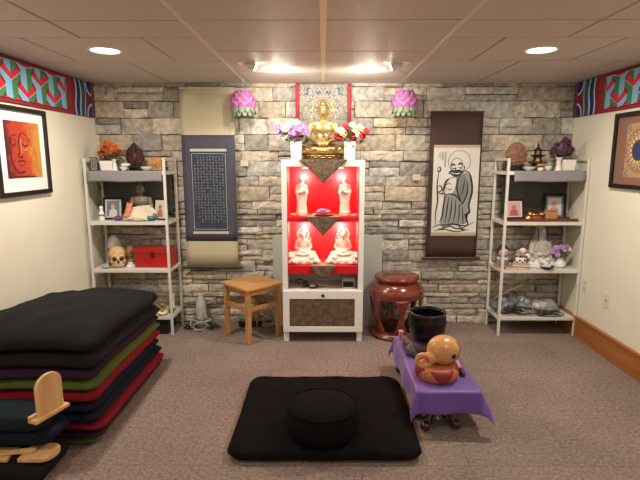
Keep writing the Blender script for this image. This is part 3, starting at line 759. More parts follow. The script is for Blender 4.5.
def shelf_cloth(label, x0, x1, lab2):
    t = thing('shelf_cloth', label, 'cloth', ((x0 + x1) / 2, 4.36, LV[0])); hw = (x1 - x0) / 2
    mb = MB()
    path = [(-0.168, -0.088), (-0.168, -0.04), (-0.167, -0.004), (-0.160, 0.003), (-0.08, 0.003), (0.0, 0.003), (0.08, 0.003), (0.128, 0.003)]
    def fn(u, v):
        k = v * (len(path) - 1); i = min(int(k), len(path) - 2); f = k - i
        a, b = path[i], path[i + 1]
        return Vector((-hw + 2 * hw * u, a[0] + (b[0] - a[0]) * f, a[1] + (b[1] - a[1]) * f + (0.003 * math.sin(u * 9) if v < .1 else 0)))
    mb.grid(fn, 16, 21); mb.build('top_drape', M_greycloth, t, smooth='auto', solid=0.003)
    mb = MB(); mb.grid(lambda u, v: Vector((-hw + .01 + (2 * hw - .02) * u, 0.136 + 0.005 * math.sin(u * 15), -0.40 + 0.405 * v)), 24, 6); mb.build('back_drape', M_darkcloth, t, smooth=True, solid=0.003)
shelf_cloth('grey cloth hung over the top board of the left shelf', -2.055, -1.402, '')
shelf_cloth('grey cloth hung over the top board of the right shelf', 1.655, 2.270, '')

# ------------------------------------------------------------------ altar cabinet
M_red = mat('altar_red', (0.60, 0.012, 0.022), 0.7, bump=0.05, bscale=100, spec=0.12)
M_cab = mat('cabinet_white', (0.80, 0.78, 0.74), 0.4)
M_brocade = mat('brown_brocade', (0.055, 0.036, 0.022), 0.8, col2=(0.20, 0.135, 0.085), vscale=42, bump=.4, bscale=80)
M_brocade2 = mat('brown_damask', (0.075, 0.045, 0.028), 0.8, col2=(0.17, 0.11, 0.07), vscale=26, bump=.3, bscale=60)
t = thing('altar_cabinet', 'tall white altar cabinet with red lit niches and a brown fabric drawer', 'cabinet', (0, 4.225, 0))
cw, cd = 0.35, 0.175
mb = MB()
mb.b2(-cw, -cw + .045, -cd, cd, .092, 1.59); mb.b2(cw - .045, cw, -cd, cd, .092, 1.59)
mb.b2(-cw + .045, cw - .045, -cd, cd, 1.535, 1.59); mb.b2(-cw + .045, cw - .045, cd - .02, cd, .092, 1.535)
mb.b2(-cw + .045, cw - .045, -cd, cd - .02, .455, .475); mb.b2(-cw + .045, cw - .045, -cd, cd - .02, .092, .112)
mb.build('carcass', M_cab, t, bevel=.002)
for z0, z1, tp in ((1.07, 1.112, 1.535), (.618, .688, 1.07)):
    mb = MB(); mb.b2(-cw + .046, cw - .046, -cd - .002, cd - .022, z0, z1); mb.build('red_shelf', M_red, t, bevel=.002)
    mb = MB(); mb.b2(-cw + .046, cw - .046, cd - .026, cd - .021, z1, tp); mb.b2(-cw + .046, -cw + .051, -cd + .004, cd - .026, z1, tp); mb.b2(cw - .051, cw - .046, -cd + .004, cd - .026, z1, tp)
    if tp > 1.2: mb.b2(-cw + .051, cw - .051, -cd + .004, cd - .026, tp - .005, tp)
    mb.build('red_lining', M_red, t)
    for s in (-1, 1):
        mb = MB(); M4 = Matrix.Translation((s * .155, .075, tp - .006)); mb.lathe([(.001, -.012), (.02, -.012), (.024, -.004), (.024, 0), (.001, 0)], 20, M4)
        mb.build('puck_light', mat('puck', (1, .95, .85), .5, emit=(1, .85, .6), estr=6), t, smooth='auto')
mb = MB()
z0, z1 = .096, .468; y0 = -cd - .016; y1 = -cd - .0005
mb.b2(-cw + .004, cw - .004, y0, y1, z0, .146); mb.b2(-cw + .004, cw - .004, y0, y1, .396, z1); mb.b2(-cw + .004, -.292, y0, y1, .146, .396); mb.b2(.278, cw - .004, y0, y1, .146, .396)
dr = mb.build('drawer', M_cab, t, bevel=.002)
mb = MB(); mb.b2(-.293, .279, -cd - .011, -cd - .004, .145, .397); mb.build('fabric_panel', M_brocade2, dr)
mb = MB(); M4 = Matrix.Translation((0, y0, .432)) @ rotx(PI / 2).to_4x4(); mb.lathe([(.006, 0), (.006, .01), (.014, .014), (.015, .02), (.01, .026), (.001, .027)], 20, M4); mb.build('knob', M_black, dr, smooth='auto')
for sx in (-1, 1):
    for sy in (-1, 1):
        mb = MB(); mb.box((sx * (cw - .028), sy * (cd - .03), .046), (.045, .045, .092), taper=1.0); mb.build('leg', M_cab, t, bevel=.003)
# brown triangular altar cloths
def tri_cloth(label, w0, depth, z, apex, flat=0.0):
    mb = MB(); y0 = 4.05; n = 20
    def fn(u, v):   # v 0 = back on the shelf, 0.5 edge, 1 = apex
        if v < .5:
            k = v / .5; return Vector(((u - .5) * w0 * 1.0, y0 - .004 + depth * (1 - k), z + .004))
        k = (v - .5) / .5; ww = w0 * (1 - k * (1 - flat))
        return Vector(((u - .5) * ww + .002, y0 - .019 - .004 * math.sin(u * 12) * k, z + .003 - apex * k))
    mb.grid(fn, 14, n)
    o = mb.build('altar_cloth', M_brocade, smooth='auto', solid=.003); tag(o, label, 'cloth'); return o
tri_cloth('brown brocade triangle draped over the altar top below the golden statue', 0.40, .15, 1.59, .20)
tri_cloth('brown brocade triangle draped over the upper red altar shelf', 0.30, .14, 1.112, .165)
tri_cloth('small brown brocade cloth draped over the lower red altar shelf', 0.22, .14, .688, .105, .35)
# board behind
mb = MB(); mb.b2(-.475, .56, 4.46, 4.475, 0.0, .89); o = mb.build('backing_board', mat('pale_grey_board', (.44, .45, .42), .6, var=.04, vscale=4), bevel=.002)
tag(o, 'pale grey board standing against the stones behind the altar cabinet', 'board')

# ------------------------------------------------------------------ statues
M_gold = mat('gilt_bronze', (0.66, 0.47, 0.21), 0.33, metal=0.8, var=.12, vscale=30)
def seated_body(mb, Z=1.0, hands='lap'):
    """a cross-legged figure about 1 unit tall, base at z=0, facing -Y"""
    f = lambda *p: tuple(v * Z for v in p)
    # legs
    for s in (-1, 1):
        mb.cap(f(s * .12, .0, .10), .105 * Z, f(s * .33, -.10, .085), .085 * Z)
        mb.cap(f(s * .33, -.10, .08), .080 * Z, f(-s * .06, -.24, .075), .052 * Z)
        mb.ell(f(-s * .13, -.25, .10), f(.07, .045, .035))
    mb.ell(f(0, .02, .12), f(.23, .17, .11))
    # torso
    mb.ell(f(0, .02, .27), f(.130, .105, .17)); mb.ell(f(0, .02, .42), f(.175, .11, .13)); mb.ell(f(0, .03, .50), f(.19, .085, .075))
    mb.cap(f(0, .02, .52), .055 * Z, f(0, .0, .62), .052 * Z)
    # head
    mb.ell(f(0, -.005, .71), f(.088, .098, .115)); mb.ell(f(0, -.03, .66), f(.062, .065, .06)); mb.ell(f(0, .005, .82), f(.05, .055, .05)); mb.ell(f(0, .005, .875), f(.022, .022, .03))
    mb.ell(f(0, -.103, .69), f(.014, .018, .03))
    for s in (-1, 1):
        mb.ell(f(s * .088, .0, .69), f(.014, .022, .055)); mb.ell(f(s * .035, -.09, .715), f(.022, .012, .010))
        mb.cap(f(s * .195, .03, .49), .056 * Z, f(s * .250, -.005, .29), .046 * Z)
        if hands == 'lap':
            mb.cap(f(s * .250, -.005, .28), .044 * Z, f(s * .06, -.19, .185), .036 * Z); mb.ell(f(s * .03, -.21, .175), f(.06, .045, .028))
        elif hands == 'prayer':
            mb.cap(f(s * .250, -.005, .28), .044 * Z, f(s * .03, -.16, .38), .032 * Z); mb.ell(f(s * .012, -.165, .42), f(.016, .03, .055))
    mb.ell(f(0, -.098, .655), f(.026, .012, .010))
    return mb
def face_marks(parent, Z, m, eye=True):
    mb = MB()
    for s in (-1, 1):
        mb.tube([(s * .018 * Z, -.104 * Z, .708 * Z), (s * .038 * Z, -.105 * Z, .703 * Z), (s * .056 * Z, -.090 * Z, .708 * Z)], .006 * Z, 6)
        mb.tube([(s * .014 * Z, -.102 * Z, .735 * Z), (s * .038 * Z, -.099 * Z, .745 * Z), (s * .062 * Z, -.082 * Z, .735 * Z)], .0055 * Z, 6)
    mb.tube([(-.022 * Z, -.108 * Z, .652 * Z), (0, -.113 * Z, .650 * Z), (.022 * Z, -.108 * Z, .652 * Z)], .006 * Z, 6)
    return mb.build('facial_features', m, parent)
def curls(parent, Z, m):
    mb = MB()
    for k in range(7):
        z = .745 + .018 * k; rr = math.sqrt(max(0.05, 1 - ((z - .71) / .115) ** 2)); n = max(5, int(18 * rr))
        for i in range(n):
            a = 2 * PI * (i + .5 * (k % 2)) / n
            x, y = .090 * rr * math.cos(a), .100 * rr * math.sin(a) - .003
            if y < -.05 and z < .775: continue
            mb.ell((x * Z, y * Z, z * Z), .011 * Z, n=5)
    for i in range(14):
        a = 2 * PI * i / 14; mb.ell((.048 * math.cos(a) * Z, (.052 * math.sin(a) + .005) * Z, .835 * Z), .011 * Z, n=5)
    mb.ell((0, .005 * Z, .865 * Z), (.032 * Z, .032 * Z, .03 * Z), n=8)
    return mb.build('hair_curls', m, parent, smooth=True)
def lotus_base(parent, m, r, h, y=0.0, nm='lotus_base', rx=1.0):
    mb = MB(); M4 = Matrix.Translation((0, y, 0)) @ Matrix.Diagonal((rx, 1, 1, 1))
    mb.lathe([(r * .82, 0), (r * .95, h * .1), (r * .75, h * .45), (r * .80, h * .6), (r * .98, h * .95), (r * .9, h)], 36, M4)
    for k in range(18):
        a = 2 * PI * k / 18
        mb.ell(M4 @ Vector((r * .92 * math.cos(a), r * .92 * math.sin(a), h * .72)), (r * .14, r * .09, h * .28), rotz(a + PI / 2), n=7)
        mb.ell(M4 @ Vector((r * .88 * math.cos(a + .17), r * .88 * math.sin(a + .17), h * .28)), (r * .14, r * .09, h * .26), rotz(a + .17 + PI / 2), n=7)
    return mb.build(nm, m, parent, smooth=True)
# golden buddha
t = thing('golden_statue', 'large golden seated meditating statue with halo on top of the altar', 'statue', (0.0, 4.265, 1.6005))
S = 0.53
mb = MB(); seated_body(mb, S); bd = fuse(mb, 'body', M_gold, t, .0032, 3, loc=(0, -.02, .028))
face_marks(bd, S, mat('gilt_shadow', (.10, .05, .02), .6, .2)); curls(bd, S, mat('gilt_hair', (.20, .13, .07), .5, .5))
# robe folds, their crease shade put into a darker gilt
mb = MB()
for k in range(5):
    mb.tube([((-.17 + .03 * k) * S, -.03 * S, .50 * S), ((-.10 + .035 * k) * S, (-.105) * S, (.40 - .02 * k) * S), ((.06 + .02 * k) * S, -.11 * S, (.30 - .02 * k) * S), ((.15) * S, -.08 * S, (.26 - .015 * k) * S)], .006 * S, 6)
for s in (-1, 1):
    for k in range(4):
        mb.tube([(s * (.14 + .05 * k) * S, -.12 * S - .01 * k * S, .175 * S), (s * (.20 + .05 * k) * S, -.18 * S, .135 * S), (s * (.16 + .05 * k) * S, -.215 * S, .07 * S)], .006 * S, 6)
mb.build('robe_folds', mat('gilt_fold_shade', (.22, .12, .04), .5, .5), bd, smooth=True)
lotus_base(t, mat('gilt_base', (.55, .36, .13), .35, .8), .160, .032, -.02, rx=1.15)
mb = MB(); Rh = .088
mb.tube([(Rh * math.cos(2 * PI * i / 40), .058, .405 + Rh * 1.25 * math.sin(2 * PI * i / 40)) for i in range(40)], .006, 8, closed=True)
mb.tube([(Rh * .82 * math.cos(2 * PI * i / 40), .058, .405 + Rh * 1.03 * math.sin(2 * PI * i / 40)) for i in range(40)], .0025, 6, closed=True)
for i in range(20):
    a = 2 * PI * i / 20; mb.ell((Rh * 1.0 * math.cos(a), .058, .405 + Rh * 1.25 * math.sin(a)), (.008, .005, .008), n=6)
mb.cap((0, .058, .28), .007, (0, .058, .31), .006)
mb.build('halo', M_gold, t, smooth=True)
mb = MB(); mb.b2(-.19, .19, -.125, .13, -.004, 0.0); mb.build('cloth_pad', M_brocade, t)

# vases + flowers
def square_vase(label, loc, w, h, taper=1.15, m=M_ceramic, rz=0):
    t = thing('flower_vase', label, 'vase', loc, rz)
    mb = MB(); w0 = w / taper / 2; w1 = w / 2; th = .006
    def ring(hw, z): return [mb.bm.verts.new((sx * hw, sy * hw, z)) for sx, sy in ((-1, -1), (1, -1), (1, 1), (-1, 1))]
    rs = [ring(w0, 0), ring(w1, h), ring(w1 - th, h), ring(w0 - th, .01)]
    for a, b in zip(rs, rs[1:]):
        for i in range(4): mb.bm.faces.new((a[i], a[(i + 1) % 4], b[(i + 1) % 4], b[i]))
    mb.bm.faces.new(rs[0][::-1]); mb.bm.faces.new(rs[-1])
    mb.build('vase_body', m, t, bevel=.004)
    mb = MB(); mb.b2(-w1 + th + .002, w1 - th - .002, -w1 + th + .002, w1 - th - .002, h * .78, h * .82); mb.build('filling', M_olive, t)
    return t
def blossom_mesh(kind, r, mats_):
    mb = MB()
    if kind == 'rose':
        mb.ell((0, 0, 0), (r * .5, r * .5, r * .5), n=8)
        for ring_, n, el, sz in ((0, 5, .9, .75), (1, 7, .35, 1.0), (2, 8, -.1, 1.05)):
            for k in range(n):
                a = 2 * PI * (k + ring_ * .5) / n
                Rm = rotz(a) @ roty(-(.2 + el))
                mb.ell(Rm @ Vector((r * .5 * sz, 0, 0)), (r * .42 * sz, r * .36 * sz, r * .10), Rm, n=6)
    elif kind == 'orchid':
        for k in range(5):
            a = 2 * PI * k / 5; Rm = rotz(a) @ roty(-.35)
            mb.ell(Rm @ Vector((r * .55, 0, 0)), (r * .52, r * .38, r * .08), Rm, n=6)
        mb.mi = 1; mb.ell((0, 0, r * .12), (r * .2, r * .2, r * .25), n=6)
    elif kind == 'mum':
        for ring_, n, el in ((0, 8, 1.1), (1, 11, .65), (2, 13, .2), (3, 13, -.25)):
            for k in range(n):
                a = 2 * PI * (k + ring_ * .4) / n; Rm = rotz(a) @ roty(-el)
                mb.ell(Rm @ Vector((r * .55, 0, 0)), (r * .48, r * .13, r * .07), Rm, n=5)
    bmesh.ops.recalc_face_normals(mb.bm, faces=mb.bm.faces)
    me = bpy.data.meshes.new('blossom'); mb.bm.to_mesh(me); mb.bm.free()
    for m in mats_: me.materials.append(m)
    for p in me.polygons: p.use_smooth = True
    return me
def bouquet(label, loc, spec, leaves, R=(0.1, 0.06, 0.06), H0=0.08, seed=1, name='flower_bouquet', leafmat=M_green, leafR=None, stem0=.02, nleaf=16):
    """spec: list of (mesh, x, z) heads; loc at the vase mouth"""
    rnd = random.Random(seed)
    t = thing(name, label, 'flowers', loc)
    st = MB(); lf = MB()
    for (me, x, z, sc_) in spec:
        y = rnd.uniform(-R[1], R[1]) * .8 - R[1] * .2
        o = bpy.data.objects.new('blossom', me); C.objects.link(o); o.parent = t; o.location = (x, y, z)
        d = Vector((x * .8, y - .08, .05 + z * .3)).normalized(); o.rotation_euler = d.to_track_quat('Z', 'Y').to_euler(); o.scale = (sc_ * 1.28,) * 3
        st.tube([(x * .08, y * .1, -stem0), (x * .4, y * .4, z * .5), (x * .97, y * .97, z * .96)], .0016, 6)
    LR = leafR or R
    for k in range(nleaf):
        a = rnd.uniform(0, 2 * PI); rr = rnd.uniform(.3, 1); x = LR[0] * rr * math.cos(a); y = LR[1] * rr * math.sin(a); z = leaves[0] + (leaves[1] - leaves[0]) * rnd.random()
        Rm = rotz(a) @ roty(rnd.uniform(-.9, .4)) @ rotx(rnd.uniform(-.6, .6))
        L = rnd.uniform(.022, .04)
        lf.grid(lambda u, v: Vector((x, y, z)) + Rm @ Vector(((u - .2) * L * 1.6, (v - .5) * L * .8 * math.sin(PI * min(.98, u * .9 + .08)), .2 * L * math.sin(3 * u))), 5, 2)
        st.tube([(0, 0, -stem0 * .8), (x * .5, y * .5, z * .5), (x, y, z)], .0012, 5)
    st.build('stems', leafmat, t, smooth=True); lf.build('leaves', leafmat, t, smooth=True, solid=.0008)
    return t
c_red = mat('petal_red', (.50, .02, .035), .5); c_cream = mat('petal_cream', (.85, .74, .42), .5); c_white = mat('petal_white', (.85, .83, .80), .5)
c_purp = mat('petal_purple', (.36, .13, .42), .5, var=.2, vscale=60); c_orange = mat('petal_orange', (.72, .20, .04), .5, var=.2, vscale=60); c_yel = mat('petal_heart', (.8, .5, .1), .5)
c_plum = mat('petal_plum', (.17, .065, .13), .5, var=.25, vscale=60); c_lil = mat('petal_lilac', (.42, .25, .58), .5)
rose_r = blossom_mesh('rose', .030, [c_red]); rose_c = blossom_mesh('rose', .030, [c_cream])
orch_w = blossom_mesh('orchid', .034, [c_white, c_yel]); orch_p = blossom_mesh('orchid', .032, [c_purp, c_white])
mum_o = blossom_mesh('mum', .026, [c_orange]); mum_p = blossom_mesh('mum', .024, [c_plum]); rose_l = blossom_mesh('rose', .022, [c_lil]); rose_w = blossom_mesh('rose', .022, [c_white]); rose_b = blossom_mesh('rose', .022, [mat('petal_tan', (.45, .28, .2), .6)])
square_vase('white square vase on the altar top left of the golden statue', (-.225, 4.108, 1.59), .095, .15)
square_vase('white square vase on the altar top right of the golden statue', (.222, 4.108, 1.59), .095, .15)
bouquet('purple and white orchids in the white vase left of the golden statue', (-.225, 4.108, 1.715),
        [(orch_p, -.145, .135, 1), (orch_p, -.12, .10, .9), (orch_w, -.075, .13, 1.15), (orch_w, -.045, .165, 1.1), (orch_w, -.09, .07, 1.1), (orch_p, -.02, .10, 1.15), (orch_p, .02, .13, 1.1), (orch_p, .055, .15, 1.15), (orch_p, .075, .10, 1.1), (orch_w, .0, .175, .9), (orch_p, -.02, .06, 1.0)], (.0, .09), R=(.09, .05, .05), seed=3, nleaf=22)
bouquet('red and cream roses in the white vase right of the golden statue', (.222, 4.108, 1.715),
        [(rose_r, -.105, .075, 1.05), (rose_c, -.05, .085, 1.0), (rose_r, -.03, .15, 1.05), (rose_r, .01, .085, 1.15), (rose_c, .045, .12, 1.1), (rose_c, .09, .135, 1.2), (rose_r, .135, .105, 1.0), (rose_c, .075, .075, .9), (rose_c, -.01, .05, .8), (rose_r, -.075, .045, .9), (rose_r, .03, .045, .9), (rose_c, -.075, .115, .9), (rose_c, .02, .16, .9), (rose_r, .10, .07, .9)], (-.01, .10), R=(.10, .05, .05), seed=5, leafmat=M_olive, nleaf=30)

# white figures in the niches
M_alab = mat('white_alabaster', (0.86, 0.80, 0.70), 0.45, sss=.25)
def standing_figure(label, loc, Z, rz, mirror=1):
    t = thing('standing_figurine', label, 'statue', loc, rz, 'white standing figurines on the upper altar shelf')
    f = lambda *p: tuple(v * Z for v in p)
    mb = MB()
    mb.lathe([(.13 * Z, .10 * Z), (.125 * Z, .2 * Z), (.105 * Z, .4 * Z), (.11 * Z, .55 * Z), (.12 * Z, .66 * Z), (.10 * Z, .75 * Z), (.04 * Z, .79 * Z)], 24, Matrix.Diagonal((1, .75, 1, 1)))
    mb.cap(f(0, 0, .78), .035 * Z, f(0, -.005, .83), .035 * Z); mb.ell(f(0, -.005, .885), f(.052, .058, .07)); mb.ell(f(0, .01, .95), f(.045, .045, .045)); mb.ell(f(0, .02, .86), f(.062, .05, .09))
    mb.ell(f(0, -.062, .87), f(.008, .01, .016))
    for s in (-1, 1):
        mb.cap(f(s * .105, 0, .71), .042 * Z, f(s * .12, -.02, .56), .045 * Z); mb.cap(f(s * .12, -.02, .56), .043 * Z, f(s * .02, -.10, .58 + .06 * (s == mirror)), .028 * Z)
        mb.cap(f(s * .11, -.06, .56), .03 * Z, f(s * .10, -.05, .33), .018 * Z)
    mb.cap(f(mirror * .02, -.115, .60), .022 * Z, f(mirror * .015, -.12, .68), .012 * Z)
    fuse(mb, 'robed_body', M_alab, t, .0035, 2)
    lotus_base(t, M_alab, .135 * Z, .11 * Z)
standing_figure('white standing figurine on the upper altar shelf, left niche side', (-.185, 4.17, 1.112), .355, .1, 1)
standing_figure('white standing figurine on the upper altar shelf, right niche side', (.190, 4.17, 1.112), .355, -.1, -1)
def halo_figure(label, loc, Z, rz, side):
    t = thing('seated_figurine', label, 'statue', loc, rz, 'white seated figurines on the lower altar shelf')
    f = lambda *p: tuple(v * Z for v in p)
    # a rocky, draped seat with a small animal's head looking out at one side
    mb = MB(); mb.ell(f(0, 0, .10), f(.42, .26, .17)); mb.ell(f(-side * .16, -.04, .17), f(.22, .2, .13)); mb.cap(f(side * .22, -.06, .14), .13 * Z, f(side * .36, -.10, .24), .085 * Z); mb.ell(f(side * .38, -.16, .22), f(.06, .08, .05))
    for s in (-1, 1): mb.ell(f(side * .36 + s * .05, -.08, .32), f(.02, .02, .04))
    for k in range(9): mb.ell(f(-.38 + .095 * k, -.20 + .05 * abs(k - 4) / 4, .06 + .03 * (k % 2)), f(.07, .07, .07))
    fuse(mb, 'draped_seat', M_alab, t, .0045, 1)
    mb = MB(); Q = Z * .80; seated_body(mb, Q, 'lap'); mb.cap((side * -.22 * Q, -.06 * Q, .3 * Q), .03 * Q, (side * -.24 * Q, -.12 * Q, .62 * Q), .02 * Q)
    mb.lathe([(.30 * Q, .05 * Q), (.25 * Q, .18 * Q), (.17 * Q, .3 * Q), (.15 * Q, .4 * Q)], 24, Matrix.Translation((0, .03 * Q, 0)))
    fuse(mb, 'seated_body', M_alab, t, .0038, 1, loc=(0, 0, .20 * Z))
    cz = .20 * Z + .70 * Q; Rr = .19 * Q
    mb = MB(); mb.tube([(Rr * math.cos(2 * PI * i / 32), .10 * Q, cz + Rr * 1.1 * math.sin(2 * PI * i / 32)) for i in range(32)], .008, 8, closed=True)
    for i in range(12):
        a = 2 * PI * i / 12; mb.cap((Rr * .2 * math.cos(a), .10 * Q, cz + Rr * .2 * math.sin(a)), .003, (Rr * math.cos(a), .10 * Q, cz + Rr * 1.1 * math.sin(a)), .003, 6)
    mb.build('halo', M_alab, t, smooth=True)
halo_figure('white seated figurine with halo on the lower altar shelf, left side', (-.175, 4.17, .688), .335, .1, -1)
halo_figure('white seated figurine with halo on the lower altar shelf, right side', (.178, 4.17, .688), .335, -.1, 1)
# crystal lotus and small things on the altar shelves
t = thing('crystal_lotus', 'lilac crystal lotus on a dark dish, centre of the upper altar shelf', 'ornament', (0, 4.13, 1.117))
mb = MB(); mb.lathe([(.04, 0), (.085, .006), (.09, .012), (.08, .01), (.001, .008)], 28); mb.build('dish', mat('dark_green_dish', (.03, .04, .03), .3), t, smooth='auto')
mb = MB()
for n, r, el, L in ((8, .02, .35, .05), (7, .012, .8, .045), (5, .006, 1.2, .04)):
    for k in range(n):
        a = 2 * PI * (k + (n % 2) * .5) / n; Rm = rotz(a) @ roty(-el); mb.ell(Vector((0, 0, .014)) + Rm @ Vector((r + L * .5, 0, 0)), (L * .55, L * .26, .006), Rm, n=6)
mb.build('petals', mat('lilac_crystal', (.55, .38, .68), .12, trans=.4), t, smooth=True)
t = thing('votive_candle', 'small white candle cup beside the crystal lotus on the altar', 'candle', (-.075, 4.10, 1.117))
mb = MB(); mb.lathe([(.012, 0), (.017, .02), (.015, .02), (.011, .004)], 18); mb.build('cup', M_ceramic, t, smooth='auto')
mb = MB(); mb.lathe([(.001, .006), (.0125, .006), (.014, .014), (.001, .015)], 16); mb.build('wax', c_white, t)
def small_posy(label, x, z, m):
    rnd = random.Random(int(abs(x * 1000) + z * 77)); t = thing('flower_garland', label, 'flowers', (x, 4.09, z))
    mb = MB()
    for k in range(14): mb.ell((rnd.uniform(-.035, .035), rnd.uniform(-.02, .02), rnd.uniform(.004, .022)), rnd.uniform(.005, .009), n=6)
    mb.build('buds', m, t, smooth=True)
    mb = MB(); mb.tube([(-.035, 0, .004), (0, -.01, .006), (.035, 0, .004)], .002, 6); mb.build('stem', M_green, t)
small_posy('tiny yellow flower garland at the left end of the upper altar shelf', -.26, 1.113, c_yel)
small_posy('tiny pink flower garland at the right end of the upper altar shelf', .265, 1.113, mat('petal_pink', (.75, .35, .4), .5))
small_posy('tiny red flower garland at the left end of the lower altar shelf', -.268, .689, c_red)
small_posy('tiny lilac flower garland at the right end of the lower altar shelf', .268, .689, c_lil)
# cubby contents
t = thing('incense_bowl', 'small dark bowl with a white rim in the altar cubby', 'bowl', (-.09, 4.12, .475))
mb = MB(); mb.lathe([(.02, 0), (.045, .012), (.048, .022), (.044, .022), (.018, .006)], 24); mb.build('bowl_body', mat('dark_bronze', (.06, .05, .04), .4, .5), t, smooth='auto')
mb = MB(); mb.ell((0, 0, .02), (.03, .03, .012), n=8); mb.build('ash', mat('ash', (.5, .48, .45), .9), t, smooth=True)
mb = MB(); mb.tube([(-.14, 4.17, .479), (-.05, 4.10, .53), (.02, 4.09, .535)], .002, 6); mb.bm.free()
for k, (a, b) in enumerate((((-.05, 4.10, .508), (.18, 4.13, .479)), ((-.03, 4.11, .502), (.16, 4.16, .479)))):
    mb = MB(); mb.bar(a, b, .004); o = mb.build('incense_stick', mat('brass_rod', (.5, .42, .3), .4, .5)); tag(o, ['slim stick slanting across the altar cubby, front one', 'slim stick slanting across the altar cubby, back one'][k], 'stick', 'sticks in the altar cubby')
t = thing('lidded_jar', 'tiny dark jar at the left of the altar cubby', 'jar', (-.155, 4.14, .475))
mb = MB(); mb.lathe([(.015, 0), (.02, .02), (.018, .045), (.012, .05)], 20); mb.build('jar_body', MATS['dark_bronze'], t, smooth='auto')
mb = MB(); mb.lathe([(.013, .05), (.013, .058), (.004, .066), (.001, .068)], 16); mb.build('lid', MATS['dark_bronze'], t, smooth='auto')
t = thing('small_box', 'small pale-edged box with dark inside at the right of the altar cubby', 'box', (.225, 4.13, .475))
mb = MB(); mb.b2(-.055, .055, -.04, .04, 0, .004)
for s in (-1, 1): mb.b2(s * .055, s * .051, -.04, .04, .004, .08)
mb.b2(-.055, .055, .036, .04, .004, .08); mb.b2(-.055, .055, -.04, -.036, .07, .08); mb.b2(-.055, .055, -.04, -.036, .0, .012); mb.build('box_frame', mat('pale_box', (.55, .52, .47), .4), t, bevel=.001)
mb = MB(); mb.b2(-.04, .04, -.02, .02, .006, .05); mb.build('contents', M_black, t, bevel=.003)
mb = MB(); mb.lathe([(.02, 0), (.035, .02), (.03, .04), (.026, .04), (.015, .005)], 20, Matrix.Translation((-.21, 4.26, .475))); o = mb.build('small_bowl', mat('slate_bowl', (.12, .13, .14), .4), smooth='auto'); tag(o, 'slate grey cup at the back left of the altar cubby', 'bowl')

# ------------------------------------------------------------------ wooden stool, drum stool
M_pine = wood('honey_pine', (0.42, 0.20, 0.065), (0.58, 0.31, 0.12), 3.5, 'X', .4)
M_pinev = wood('honey_pine_legs', (0.42, 0.20, 0.065), (0.58, 0.31, 0.12), 3.5, 'Z', .4)
t = thing('wooden_stool', 'square honey pine stool left of the altar cabinet', 'stool', (-.640, 4.215, 0), PI / 4 - .02)
a = .198
mb = MB(); mb.b2(-.207, .207, -.207, .207, .482, .505); mb.build('seat', M_pine, t, bevel=.004)
for sx in (-1, 1):
    for sy in (-1, 1):
        mb = MB(); mb.box((sx * .165, sy * .165, .241), (.040, .040, .482)); mb.build('leg', M_pinev, t, bevel=.003)
for s in (-1, 1):
    mb = MB(); mb.b2(-.146, .146, s * .165 - .009, s * .165 + .009, .43, .481); mb.build('apron', M_pine, t, bevel=.002)
    mb = MB(); mb.b2(s * .165 - .009, s * .165 + .009, -.146, .146, .43, .481); mb.build('apron', M_pine, t, bevel=.002)
    mb = MB(); mb.b2(-.146, .146, s * .165 - .009, s * .165 + .009, .29, .33); mb.build('stretcher', M_pine, t, bevel=.002)
    mb = MB(); mb.b2(s * .165 - .009, s * .165 + .009, -.146, .146, .29, .33); mb.build('stretcher', M_pine, t, bevel=.002)

M_rl = mat('red_lacquer', (0.17, 0.028, 0.016), 0.22, var=.35, vscale=9, coat=.6)
t = thing('drum_stool', 'reddish brown lacquered barrel stool with open sides right of the altar', 'stool', (.672, 4.26, 0))
mb = MB(); mb.lathe([(.001, .567), (.17, .566), (.194, .560), (.204, .545), (.200, .528), (.183, .518), (.178, .505), (.001, .505)][::-1], 48); mb.build('seat', M_rl, t, smooth='auto')
mb = MB()
prof = [(.178, .51), (.205, .49), (.238, .455), (.248, .42), (.248, .395), (.243, .372), (.225, .372), (.229, .395), (.230, .42), (.220, .45), (.19, .48), (.165, .50)]
mb.lathe(prof + [prof[0]], 48); mb.build('shoulder_ring', M_rl, t, smooth='auto')
for k in range(6):
    a = 2 * PI * k / 6 + PI / 6 + .08
    mb = MB(); pts = []
    def R_(z): return .236 - .045 * ((.36 - z) / .30) ** 1.0 if z > .05 else .198
    def fn(u, v):
        z = .06 + .32 * v; flare = .024 + .045 * abs(v - .5) ** 2 * 4 * .9
        r = R_(z) + .006 * math.sin(v * PI); aa = a + (u - .5) * 2 * flare / r
        return Vector((r * math.cos(aa), r * math.sin(aa), z))
    mb.grid(fn, 5, 14); mb.build('leg', M_rl, t, smooth=True, solid=.02)
mb = MB(); pr = [(.185, 0), (.222, .0), (.232, .02), (.222, .04), (.205, .052), (.208, .066), (.186, .066)]
mb.lathe(pr + [pr[0]], 48); mb.build('foot_ring', M_rl, t, smooth='auto')
mb = MB(); mb.lathe([(.001, .012), (.19, .012), (.19, .022), (.001, .022)], 32); mb.build('base_disc', mat('dark_wood_base', (.05, .02, .012), .5), t)
mb = MB()
for k in range(30):
    a = 2 * PI * k / 30; mb.ell((.243 * math.cos(a), .243 * math.sin(a), .447), .006, n=6)
mb.tube([(.241 * math.cos(2 * PI * i / 48), .241 * math.sin(2 * PI * i / 48), .447) for i in range(48)], .003, 6, closed=True)
so = mb.build('stud_band', mat('worn_studs', (.35, .14, .09), .3, .3), t, smooth=True)

